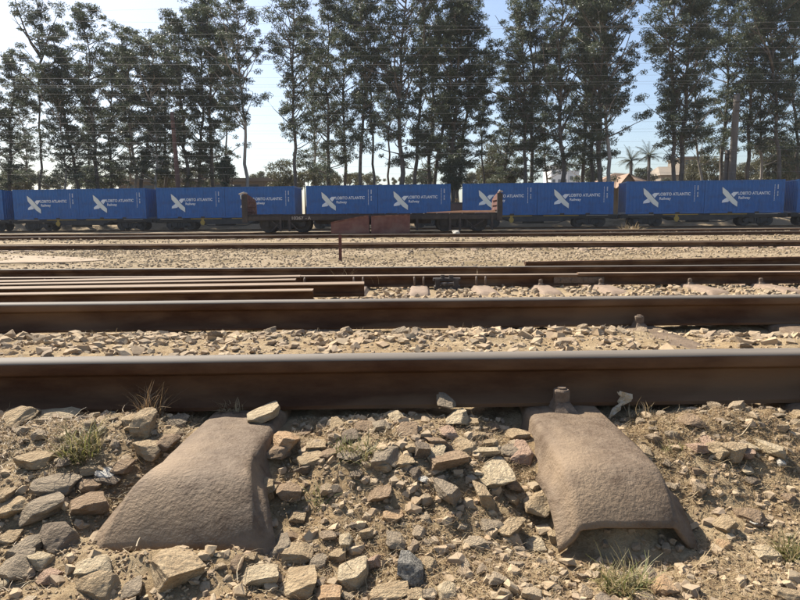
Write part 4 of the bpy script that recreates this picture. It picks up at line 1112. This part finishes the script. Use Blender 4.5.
# ------------------------------------------------------------------ buildings beyond the trees
def part_box(name, parent, a, b, m):
    q = MB(); q.box(a, b); return q.build(name, m, parent)
# brick wall seen through the gap in the train
p = P(440, 203, 58); zt = P(455, 203.5, 58).z
bw = empty('brick_wall', (p.x, 58, 0), 0, 'low reddish brick wall seen through the gap between two containers', 'wall')
part_box('wall', bw, (0, 0, -0.3), (3.0, 0.25, zt), M['brick']); part_box('coping', bw, (-0.03, -0.03, zt + 0.002), (3.03, 0.28, zt + 0.1), M['lowwall'])
# long low building, left
xa_, xb_ = P(118, 180, 92).x, P(292, 180, 92).x; zt = P(200, 178.5, 92).z
lb = empty('low_building', (xa_, 92, 0), 0, 'long low brown building behind the tree trunks at left', 'building')
part_box('wall', lb, (0, 0, -1), (xb_ - xa_, 9, zt - 0.5), M['lowwall']); part_box('roof', lb, (-0.4, -0.5, zt - 0.497), (xb_ - xa_ + 0.4, 9.4, zt), M['lowwall'])
for i in range(9):
    wx0 = 1.2 + i * (xb_ - xa_ - 2.4) / 9
    part_box('window', lb, (wx0, -0.03, zt - 1.9), (wx0 + 1.4, -0.004, zt - 0.95), M['glass'])
    part_box('pilaster', lb, (wx0 + 1.9, -0.12, -1), (wx0 + 2.15, -0.005, zt - 0.52), M['lowwall'])
# pale tower block
def tower(pa, pb, py, Y, dep, label, cols, rows, m):
    x0_, x1_ = P(pa, 180, Y).x, P(pb, 180, Y).x; z = P(pa, py, Y).z
    e = empty('tower_block', (x0_, Y, 0), 0, label, 'building')
    part_box('wall', e, (0, 0, -1), (x1_ - x0_, dep, z), m); part_box('parapet', e, (-0.15, -0.15, z + 0.003), (x1_ - x0_ + 0.15, dep + 0.15, z + 0.7), M['plaster'])
    gq = MB(); gq.box((0, 0, 0), (1, 0.06, 1.35)); gm = gq.mesh('window', M['glass'])
    for r in range(rows):
        for c in range(cols):
            ww = (x1_ - x0_) / cols
            link('window', gm, e, (c * ww + ww * 0.25, -0.065, z - 2.6 - r * 3.0), (0, 0, 0), (ww * 0.5, 1, 1))
            
tower(551, 568, 167, 220, 12, 'pale tower block with rows of windows, showing between trunks right of centre', 3, 6, M['plaster'])
tower(568.5, 579, 172.5, 225, 10, 'lower grey-blue block just right of the pale tower', 2, 5, M['plaster'])
# tan roofed house
Yh = 82
def hx(px): return P(px, 180, Yh).x
def hz(px, py): return P(px, py, Yh).z
hb = empty('house', (hx(600), Yh, 0), 0, 'house with a tan tiled gable roof below the palms', 'house')
ox = hx(600)
ze = hz(625, 187.5); zr = hz(625, 170.5)
a, b_ = hx(588) - ox, hx(668) - ox
part_box('wall', hb, (a + 0.4, 0.6, 0), (b_ - 0.4, 8, ze), M['cream_wall'])
r = MB(); rx = hx(624.5) - ox; rx2 = hx(640) - ox
r.add([(a, 0, ze), (b_, 0, ze), (b_, 8.6, ze), (a, 8.6, ze), (rx, 4.0, zr), (rx2, 4.3, zr - 0.1)], [(0, 1, 5, 4), (1, 2, 5), (2, 3, 4, 5), (3, 0, 4), (0, 3, 2, 1)])
r.build('roof', M['tile'], hb)
gm = MB(); gl, gr, gc = hx(616) - ox, hx(638) - ox, hx(627) - ox; zg = hz(627, 174.6)
gm.add([(gl, -0.6, ze), (gr, -0.6, ze), (gc, -0.6, zg), (gc, 3.4, zg)], [(0, 3, 2)]); gm.add([(gr, -0.6, ze), (gc, -0.6, zg), (gc, 3.4, zg)], [(0, 1, 2)])
gm.add([(gl - .1, -0.75, ze - 0.1), (gc, -0.75, zg + 0.12), (gc, 3.4, zg + 0.05), (gl - .1, 2.0, ze - 0.1)], [(0, 1, 2, 3)]); gm.add([(gr + .1, -0.75, ze - 0.1), (gc, -0.75, zg + 0.12), (gc, 3.4, zg + 0.05), (gr + .1, 2.0, ze - 0.1)], [(0, 3, 2, 1)])
gm.build('gable_roof', M['tile'], hb)
gw = MB(); gw.add([(gl + .15, -0.4, ze - 2), (gr - .15, -0.4, ze - 2), (gr - .15, -0.4, ze), (gc, -0.4, zg - 0.15), (gl + .15, -0.4, ze)], [(0, 1, 2, 3, 4)]); gw.build('gable_wall', M['lowwall'], hb)
h2 = empty('outbuilding', (hx(581), Yh + 3, 0), 0, 'lower tan roof between trunks left of the gabled house', 'house')
zz0, zz1 = hz(590, 187), hz(590, 179)
x1_ = hx(604) - hx(581)
part_box('wall', h2, (0.2, 0.3, 0), (x1_ - 0.2, 5, zz0), M['cream_wall'])
r = MB(); r.add([(0, 0, zz0), (x1_, 0, zz0), (x1_, 5.4, zz0), (0, 5.4, zz0), (0.9, 2.7, zz1), (x1_ - 0.9, 2.7, zz1)], [(0, 1, 5, 4), (1, 2, 5), (2, 3, 4, 5), (3, 0, 4), (0, 3, 2, 1)]); r.build('roof', M['tile'], h2)
# two storey beige house
Yk = 108
k0 = P(660, 180, Yk).x
def kz(py): return P(680, py, Yk).z
def kx(px): return P(px, 180, Yk).x - k0
kb = empty('house', (k0, Yk, 0), 0, 'beige two-storey house with an open upper window, behind trunks right of the palms', 'house')
part_box('wall', kb, (kx(661), 0, 0), (kx(700), 9, kz(175)), M['cream_wall'])
r = MB(); r.add([(kx(659), -0.4, kz(175)), (kx(684), -0.4, kz(175)), (kx(684), 9, kz(175)), (kx(659), 9, kz(175)), (kx(667), 4, kz(164.5)), (kx(680), 4, kz(164.5))], [(0, 1, 5, 4), (1, 2, 5), (2, 3, 4, 5), (3, 0, 4), (0, 3, 2, 1)]); r.build('roof', M['cream_wall'], kb)
part_box('upper_storey', kb, (kx(682), -0.2, kz(174.9)), (kx(698), 6, kz(158.5)), M['cream_wall'])
part_box('parapet', kb, (kx(681), -0.5, kz(158.4)), (kx(699), 6.3, kz(156.8)), M['cream_wall'])
for a in (684, 688.5, 693): part_box('window', kb, (kx(a), -0.26, kz(166)), (kx(a + 3), -0.205, kz(160.5)), M['glass'])

# ------------------------------------------------------------------ poles
def pole(pb, pt, yt, Y, r0, r1, name, label, m, extras=True):
    b = P(pb, 190, Y); t = P(pt, yt, Y); gz = ghf(b.x, Y)
    d = (t - b) / (t.z - b.z); base = b + d * (gz - b.z)
    e = empty(name, base, 0, label, 'pole')
    mb = MB(); v = t - base
    mb.tube([v * k / 8 for k in range(9)], [r0 + (r1 - r0) * k / 8 for k in range(9)], 14); mb.build('shaft', m, e, smooth=True)
    if extras:
        q = MB()
        for zf in (0.93, 0.86): q.tube([v * zf + Vector((-r1 * 1.25, -r1 * 1.25, 0)), v * zf + Vector((r1 * 1.25, -r1 * 1.25, 0))], 0.04, 6)
        q.build('bracket', M['iron'], e)
    return e
pole(178.5, 172, 112, 57.5, 0.24, 0.17, 'utility_pole', 'dark reddish-brown utility pole among the left trees', M['poledark'])
pole(731, 737, 94, 56.5, 0.36, 0.26, 'utility_pole', 'tall thick pale grey pole leaning right, above the far right containers', M['polewood'])
pole(725, 727.5, 150, 57, 0.24, 0.2, 'utility_pole', 'shorter grey pole close left of the tall pale one', M['polewood'])

# ------------------------------------------------------------------ overhead wires
WIRES = [(13.5, -10, 40), (20.5, 29, 44), (38, 22, 36), (45, 48, 42), (58, 52, 47), (64.5, 63, 42), (79, 74, 45), (86.5, 80, 45), (88.5, 82.5, 46), (94, 99, 48), (107, 104, 49), (117, 110, 50), (124, 121, 45), (132, 128, 49), (134.5, 131, 50),
         (143, 141, 47), (149, 147, 51), (157, 150, 46), (161, 156, 51), (169, 163, 52), (175, 172, 52)]
desc = ['highest wire, slanting up across the open sky at left', 'second highest wire, faint against the open sky', 'third wire from the top, rising to the right', 'fourth wire from the top, nearly level', 'fifth wire from the top', 'sixth wire from the top', 'seventh wire from the top, above a close pair',
        'upper wire of the bright close pair across the tree crowns', 'lower wire of the bright close pair across the tree crowns', 'wire right below the bright close pair', 'eleventh wire from the top', 'twelfth wire from the top', 'thirteenth wire from the top', 'upper wire of the second close pair', 'lower wire of the second close pair',
        'wire just below the second close pair', 'fifth wire up from the containers', 'fourth wire up from the containers', 'third wire up from the containers', 'second wire up from the containers', 'lowest wire, just above the containers']
for (ya_, yb_, Yw), ds in zip(WIRES, desc):
    a = P(0, ya_, Yw); b = P(800, yb_, Yw + rnd.uniform(-1.5, 1.5)); d = b - a
    p0 = a - d * 0.55; p1 = b + d * 0.55; sag = 0.35
    pts = []
    for i in range(25):
        t = i / 24; q = p0.lerp(p1, t); q.z -= sag * 4 * t * (1 - t) - sag * 0.88; pts.append(q)
    mb = MB(); mb.tube([q - p0 for q in pts], 0.0055 if Yw < 46 else 0.005, 5, cap=False)
    tag(mb.build('overhead_wire', M['wire'], None, p0), 'thin overhead wire: ' + ds, 'wire', 'overhead wires across the yard')

# ------------------------------------------------------------------ trees
def leaves(centers, radii, counts, size, seed, droop=0.5, aspect=0.3):
    r = np.random.RandomState(seed)
    ctr = np.repeat(centers, counts, 0); rad = np.repeat(radii, counts)
    n = len(ctr)
    d = r.normal(0, 1, (n, 3)); d /= np.linalg.norm(d, axis=1)[:, None]
    q = r.uniform(0, 1, n) ** 0.5
    p = ctr + d * (q * rad)[:, None] * np.array([1, 1, 0.72])
    ax = r.normal(0, 1, (n, 3)); ax[:, 2] -= droop * 2; ax /= np.linalg.norm(ax, axis=1)[:, None]
    o = np.cross(ax, r.normal(0, 1, (n, 3))); o /= np.linalg.norm(o, axis=1)[:, None] + 1e-9
    L = size * r.uniform(0.6, 1.3, n)[:, None]; Wd = L * aspect
    V = np.stack([p - ax * L * 0.5, p + o * Wd * 0.5, p + ax * L * 0.5, p - o * Wd * 0.5], 1).reshape(-1, 3)
    F = np.arange(n * 4).reshape(-1, 4)
    return V, F
def eucalyptus(seed, H=26.0, spread=2.7, start=0.2, dense=1.0, bark='bark', lf='leaf', fork=False, rb=0.24):
    r = random.Random(seed)
    tr = MB(); br = MB()
    pts = []; x = y = 0.0
    K = 16
    for i in range(K + 1):
        t = i / K
        pts.append(Vector((x, y, H * t * 0.97)))
        x += r.uniform(-0.22, 0.22); y += r.uniform(-0.22, 0.22)
    rad = [rb * (1 - 0.88 * (i / K) ** 0.85) * (1.25 if i == 0 else 1) for i in range(K + 1)]
    tr.tube(pts, rad, 9)
    cc = []; cr = []
    def along(t):
        f_ = t * K; i = min(int(f_), K - 1); return pts[i].lerp(pts[i + 1], f_ - i)
    n = int(46 * dense) + 12
    for k in range(n):
        t = start + (1 - start) * (k + r.random()) / n
        t = min(t, 0.985)
        p = along(t); az = r.uniform(0, 6.283)
        prof = (0.55 + 0.75 * math.sin(math.pi * min(1, (t - start) / (1 - start) * 0.85 + 0.12)))
        ln = spread * 1.12 * prof * r.uniform(0.4, 1.25)
        if r.random() < 0.12: ln *= 1.35
        el = R_(r.uniform(18, 58)) if t > 0.35 else R_(r.uniform(0, 45))
        d = Vector((math.cos(az) * math.cos(el), math.sin(az) * math.cos(el), math.sin(el)))
        q = p.copy(); bp = [q.copy()]; dd = d.copy()
        for s in range(4):
            dd = (dd + Vector((r.uniform(-.25, .25), r.uniform(-.25, .25), r.uniform(-.05, .3)))).normalized()
            q = q + dd * ln / 4; bp.append(q.copy())
        r0 = max(0.02, 0.06 * ln / 3)
        br.tube(bp, [r0, r0 * .8, r0 * .6, r0 * .4, r0 * .22], 5, cap=False)
        m = r.choice((2, 3, 4, 4))
        for s in range(m):
            b0 = bp[r.choice((2, 3, 4, 4))]
            dv = Vector((r.uniform(-1, 1), r.uniform(-1, 1), r.uniform(-0.35, 0.8))).normalized() * r.uniform(0.3, 1.0)
            e = b0 + dv
            br.tube([b0, b0.lerp(e, 0.5) + Vector((0, 0, 0.06)), e], [0.03, 0.02, 0.012], 4, cap=False)
            cc.append(e[:]); cr.append(r.uniform(0.24, 0.77))
        if r.random() < 0.25: cc.append((p + Vector((r.uniform(-.5, .5), r.uniform(-.5, .5), 0)))[:]); cr.append(r.uniform(0.35, 0.65))
    for s in range(5): 
        cc.append((pts[-1] + Vector((r.uniform(-.5, .5), r.uniform(-.5, .5), r.uniform(-1, .9))))[:]); cr.append(r.uniform(.3, .55))
    cc = np.array(cc); cr = np.array(cr)
    cnt = (cr ** 2 * 330).astype(int) + 14
    V, F = leaves(cc, cr, cnt, 0.25, seed)
    return tr.mesh('trunk', M[bark], True), br.mesh('limbs', M[bark], True), np_mesh('crown', V, F, M[lf])
VAR = {}
for i, kw in enumerate([dict(spread=2.7, start=0.16, dense=1.15), dict(spread=2.3, start=0.28, dense=1.0), dict(spread=3.1, start=0.30, dense=1.1), dict(spread=2.5, start=0.12, dense=1.3), dict(spread=2.9, start=0.38, dense=0.9, bark='palebark'),
                        dict(spread=2.0, start=0.45, dense=0.55, rb=0.17), dict(spread=3.4, start=0.22, dense=1.3, rb=0.3), dict(spread=3.2, start=0.5, dense=0.5, rb=0.18), dict(spread=2.2, start=0.22, dense=0.85, bark='palebark', rb=0.16), dict(spread=2.6, start=0.2, dense=1.2, rb=0.27)]):
    VAR[i] = eucalyptus(100 + i, **kw)
TREES = [(-14, -16, 62, 62, 3, 'dark eucalyptus cut off by the left edge'),
 (9, 5, 63, 52, 0, 'leftmost whole eucalyptus, its crown reaching only halfway up the sky'),
 (40, 41, 64, 0, 7, 'tall airy eucalyptus with bare spreading top branches against open sky, far left'),
 (62, 50, 60, 66, 8, 'thin eucalyptus leaning left, above the gap after the leftmost emblem'),
 (76, 60, 61, 38, 1, 'eucalyptus with a long dark trunk leaning left, above the first two containers'),
 (97, 79, 60, 4, 0, 'tall pointed eucalyptus whose top is highest of the far left group'),
 (114, 113, 66, 58, 3, 'short dense eucalyptus right of the tall pointed one'),
 (137, 126, 64, 28, 4, 'eucalyptus with a pale trunk and a brownish round top, above the second container'),
 (142, 142, 62, 66, 1, 'dark straight eucalyptus close right of the pale-trunked one'),
 (155, 147, 60, 40, 8, 'slender eucalyptus leaning left, just left of the dark utility pole'),
 (187, 181, 62, 16, 0, 'dense eucalyptus just right of the dark utility pole'),
 (197, 198, 66, 8, 3, 'dense eucalyptus behind and right of the one by the dark utility pole'),
 (212, 213, 64, -8, 9, 'tall dense eucalyptus left of the dark round shrub'),
 (250, 236, 60, -15, 4, 'eucalyptus with a pale forking trunk left of the open sky gap'),
 (293, 288, 60, -22, 2, 'broad eucalyptus right of the open sky gap, its limbs reaching left'),
 (328, 325, 62, -15, 0, 'dark eucalyptus above the gap between the fourth and fifth container'),
 (345, 350, 66, 0, 1, 'eucalyptus set back behind the container over the tilted rusty box'),
 (362, 358, 60, -30, 1, 'straight dark eucalyptus left of the white sky gap near the centre'),
 (372, 367, 61, -10, 5, 'slim eucalyptus right beside the straight dark one near the centre'),
 (405, 404, 58, -45, 6, 'thickest dark trunk right of the central sky gap'),
 (417, 420, 60, -20, 1, 'eucalyptus next to the right of the thickest dark trunk'),
 (429, 432, 62, -30, 0, 'slim dark trunk, third of the close group right of centre'),
 (436, 446, 63, -5, 1, 'slim dark trunk, fourth of the close group right of centre'),
 (450, 457, 60, -12, 9, 'eucalyptus rising out of the dark ivy bush'),
 (458, 464, 63, 6, 3, 'eucalyptus behind the ivy bush, edging the right-hand sky gap'),
 (484, 483, 64, 52, 5, 'thin lone straight eucalyptus standing in the sky gap right of the ivy bush'),
 (504, 507, 67, 62, 3, 'short leafy eucalyptus right of the thin lone one'),
 (526, 521, 60, 6, 2, 'eucalyptus with a slim trunk, left one of a parallel pair right of the sky gap'),
 (532, 537, 62, -18, 0, 'eucalyptus with a slim trunk, right one of a parallel pair right of the sky gap'),
 (566, 562, 58, -30, 6, 'massive dark eucalyptus in front of the pale tower block'),
 (580, 584, 66, -5, 3, 'eucalyptus behind, right of the pale tower block'),
 (591, 592, 60, -20, 1, 'dark eucalyptus between the tower block and the gabled house'),
 (600, 603, 58, -40, 6, 'big eucalyptus left of the palms, its boughs overhanging the house'),
 (606, 607, 57, -30, 4, 'pale thick trunk touching the big one left of the palms'),
 (671, 668, 58, -25, 2, 'dark eucalyptus right of the palms, left one of a pair'),
 (680, 686, 58, -42, 9, 'dark forking eucalyptus right of the palms, right one of a pair'),
 (703, 697, 60, -10, 8, 'slender eucalyptus leaning left, left of the tall pale pole'),
 (722, 720, 62, -15, 1, 'eucalyptus directly behind the two grey poles'),
 (749, 752, 60, -30, 1, 'straight eucalyptus first to the right of the pale pole'),
 (761, 763, 61, -10, 8, 'thin straight eucalyptus second to the right of the pale pole'),
 (783, 775, 58, -48, 2, 'tall eucalyptus leaning left, near the right edge'),
 (799, 801, 60, -20, 3, 'eucalyptus cut by the right edge'),
 (824, 826, 62, -30, 0, 'eucalyptus just beyond the right edge'),
 (25, 22, 71, 78, 8, 'small far eucalyptus set back between the two leftmost trunks'),
 (88, 84, 72, 62, 5, 'set-back slim eucalyptus left of the tall pointed one'),
 (127, 124, 71, 48, 8, 'set-back eucalyptus between the second container emblem and the pale trunk'),
 (167, 166, 70, 30, 1, 'set-back eucalyptus just left of the dark utility pole'),
 (229, 226, 71, 22, 5, 'set-back slim eucalyptus rising behind the dark round shrub'),
 (312, 308, 72, 20, 8, 'set-back eucalyptus above the container gap left of centre'),
 (387, 388, 72, 40, 5, 'set-back slim eucalyptus left of the thickest dark trunk'),
 (548, 546, 73, 40, 8, 'set-back eucalyptus left of the massive one by the tower block')]
for i, (pb, pt, Yt, ty, var, lab) in enumerate(TREES):
    base = P(pb, 188, Yt); gz = ghf(base.x, Yt)
    H = P(pt, ty, Yt).z - gz
    topx = P(pt, 30, Yt).x; zt = P(pt, 30, Yt).z
    dx = (topx - base.x) * H / max(8.0, (zt - base.z))
    ang = math.atan2(dx, H); s = H / 26.0 / math.cos(ang)
    bx = base.x - math.tan(ang) * (base.z - gz)
    t = empty('eucalyptus_tree', (bx, Yt, gz - 0.05), 0, lab, 'tree', 'eucalyptus trees behind the train')
    sw = (0.75 + 0.25 * s) / s * rnd.uniform(0.92, 1.1) * s
    t.scale = (sw, sw, s)
    t.rotation_euler = (R_(rnd.uniform(-1.5, 1.5)), ang, 0)
    az = rnd.uniform(0, 6.28)
    for nm, me in zip(('trunk', 'limbs', 'crown'), VAR[var]):
        link(nm, me, t, (0, 0, 0), (0, 0, az))

# rubble in the hollow of the right sleeper
for k in range(26):
    x = 0.42 + rnd.uniform(-0.075, 0.075); y = rnd.uniform(1.0, 1.08); sz = rnd.uniform(0.008, 0.024)
    link('stone', FINE[rnd.randrange(len(FINE))], ground, (x, y, ghf(x, y) + sz * 0.15), (rnd.uniform(-.4, .4), rnd.uniform(-.4, .4), rnd.uniform(0, 6)), (sz, sz * 0.8, sz * 0.6))
def bush(px, py, Y, wpx, hpx, label, lf='leaf_olive', seed=1, name='bush', cnt=26, leaf=0.28, stems=True):
    c = P(px, py, Y); gz = ghf(c.x, Y)
    w = wpx * Y / FPX; h = hpx * Y / FPX
    r = random.Random(seed)
    e = empty(name, (c.x, Y, gz), 0, label, 'bush')
    cc = []; cr = []; zc = c.z - gz
    for k in range(cnt):
        a = r.uniform(0, 6.28); q = r.random() ** 0.5; v = r.uniform(-1, 1)
        cc.append((q * w * 0.42 * math.cos(a) * math.sqrt(1 - v * v * 0.7), q * w * 0.35 * math.sin(a), zc + v * h * 0.42)); cr.append(r.uniform(0.12, 0.24) * min(w, h) + 0.1)
    cc = np.array(cc); cr = np.array(cr)
    V, F = leaves(cc, cr, (cr ** 2 * 260).astype(int) + 30, leaf, seed)
    link('foliage', np_mesh('foliage', V, F, M[lf]), e)
    st = MB()
    for k in range(6):
        q = cc[r.randrange(len(cc))]; st.tube([(q[0] * 0.1, q[1] * 0.1, 0), (q[0] * 0.5, q[1] * 0.5, q[2] * 0.6), tuple(q)], [0.09, 0.06, 0.02], 5)
    st.build('stems', M['bark'], e)
    return e
bush(226, 171, 59, 20, 30, 'dark round shrub standing above the fourth container', 'leaf', 3, cnt=40)
bush(453, 173, 59, 27, 34, 'dark ivy-clad bush at the container gap right of centre', 'leaf', 4, cnt=48)
bush(281, 176, 70, 34, 30, 'grey-green bush below the bare limbs, left of centre', seed=5)
bush(305, 180, 68, 36, 18, 'low olive bush above the gap between the fourth and fifth container', seed=6)
bush(22, 181, 70, 40, 18, 'low bush behind the leftmost container', seed=7)
bush(98, 180, 72, 34, 20, 'low bush behind the second container at left', 'leaf', seed=8)
bush(168, 176, 74, 34, 26, 'leafy bush behind the dark utility pole', seed=9)
bush(345, 181, 74, 50, 16, 'wide low bush behind the trunks left of centre', seed=10)
bush(392, 183, 110, 60, 9, 'far hazy treetops low in the central sky gap', seed=11, leaf=0.4)
bush(500, 168, 72, 40, 50, 'tall leafy bush right of the thin lone trunk', seed=12, cnt=44)
bush(515, 181, 66, 40, 16, 'low bush left of the pale tower block', seed=13)
bush(643, 177, 90, 26, 18, 'dense palm scrub at the foot of the two palms', 'palmleaf', 14, cnt=34)
bush(668, 183, 90, 20, 10, 'scrub between the palms and the beige house', seed=15)
bush(704, 172, 70, 46, 34, 'olive tree-like bush left of the grey poles', seed=16, cnt=44)
bush(775, 165, 70, 44, 56, 'tall olive bush near the right edge', seed=17, cnt=60)
bush(738, 180, 66, 24, 18, 'small olive bush right of the pale pole', seed=18)
bush(610, 184, 66, 7, 6, 'small shrub right of the pale thick trunk left of the palms', 'leaf', 19, cnt=14)
bush(455, 206, 60, 8, 16, 'dry tangled shrub in the gap between two containers', 'straw', 20, cnt=10, leaf=0.15)

far_b = [(15, 179, 46, 22), (52, 181, 40, 18), (84, 178, 40, 24), (120, 182, 34, 14), (150, 181, 40, 18), (195, 178, 44, 22), (236, 184, 30, 10), (262, 181, 34, 16), (322, 178, 36, 22), (362, 181, 44, 18), (420, 180, 44, 20), (476, 181, 26, 18), (486, 176, 22, 26), (545, 186, 24, 6), (592, 178, 20, 18), (748, 176, 36, 26), (795, 172, 34, 34)]
far_l = ['low hazy treetops at the left edge, behind the trunks', 'low hazy treetops behind the trunk leaning above the leftmost emblem', 'low hazy treetops below the tall pointed eucalyptus', 'low dark treetops left of the pale trunk, far left', 'low hazy treetops at the left end of the long low building', 'low treetops right of the dark utility pole, behind the trunks', 'low treetops just right of the dark round shrub', 'low treetops under the open sky gap at left', 'low treetops right of the container gap left of centre', 'low treetops left of the central sky gap', 'low treetops behind the close group of trunks right of centre', 'low treetops just right of the dark ivy bush', 'small pointed far tree left of the thin lone trunk', 'lowest treetops, before the foot of the pale tower block', 'treetops between the tower block and the gabled house', 'treetops right of the tall pale pole', 'high treetops at the right edge, behind the trunks']
for i, (px, py, w_b, h_b) in enumerate(far_b):
    bush(px, py, 96 + 7 * (i % 3), w_b, h_b, far_l[i], 'leaf_olive' if i % 2 else 'leaf', 60 + i, 'far_tree', 34, 0.36)
def palm(px, py, Y, label, seed, nf=26, fl=2.3):
    c = P(px, py, Y); gz = ghf(c.x, Y); r = random.Random(seed)
    e = empty('palm_tree', (c.x, Y, gz), 0, label, 'palm tree', 'palms beyond the train')
    h = c.z - gz
    tk = MB(); tk.tube([(0, 0, 0), (0.1, 0, h * 0.5), (0, 0, h)], [0.28, 0.2, 0.2], 10); tk.build('trunk', M['bark'], e, smooth=True)
    fr = MB()
    for k in range(nf):
        az = 6.283 * k / nf + r.uniform(-.2, .2); el = r.uniform(-0.2, 1.35); L = fl * r.uniform(0.8, 1.15)
        p = Vector((0, 0, h)); d = Vector((math.cos(az) * math.cos(el), math.sin(az) * math.cos(el), math.sin(el))); pts = [p.copy()]
        for s in range(9): p = p + d * L / 9; d = (d + Vector((0, 0, -0.13))).normalized(); pts.append(p.copy())
        side = d.cross(Vector((0, 0, 1))).normalized()
        for s in range(1, 9):
            for sub in (0, 0.5):
                b0 = pts[s].lerp(pts[s + 1], sub) if s < 9 else pts[s]; ll = 0.62 * (1 - abs(s - 4) / 7.0)
                for sg in (-1, 1):
                    tip = b0 + side * sg * ll * 0.8 + d * ll * 0.45 + Vector((0, 0, -0.28 * ll)); wv = d * 0.035
                    fr.add([b0 - wv, b0 + wv, tip], [(0, 1, 2)])
        fr.tube(pts, [0.03 - 0.0026 * i for i in range(10)], 4, cap=False)
    fr.build('fronds', M['palmleaf'], e)
palm(631, 161, 86, 'left palm, its crown lower, above the gabled house', 1)
palm(649, 157, 84, 'right palm, its crown a little higher, with one frond pointing right', 2)

# ------------------------------------------------------------------ air
hzm = bpy.data.materials.new('haze_air'); hzm.use_nodes = True
hn = hzm.node_tree.nodes; hn.remove(hn['Principled BSDF'])
pv = hn.new('ShaderNodeVolumePrincipled'); pv.inputs['Color'].default_value = (0.93, 0.95, 1.0, 1); pv.inputs['Density'].default_value = 0.0003; pv.inputs['Anisotropy'].default_value = 0.0
hzm.node_tree.links.new(pv.outputs[0], hn['Material Output'].inputs['Volume'])
mb = MB(); mb.box((-170, -40, -3), (170, 262, 48))
tag(mb.build('haze', hzm), kind='stuff')
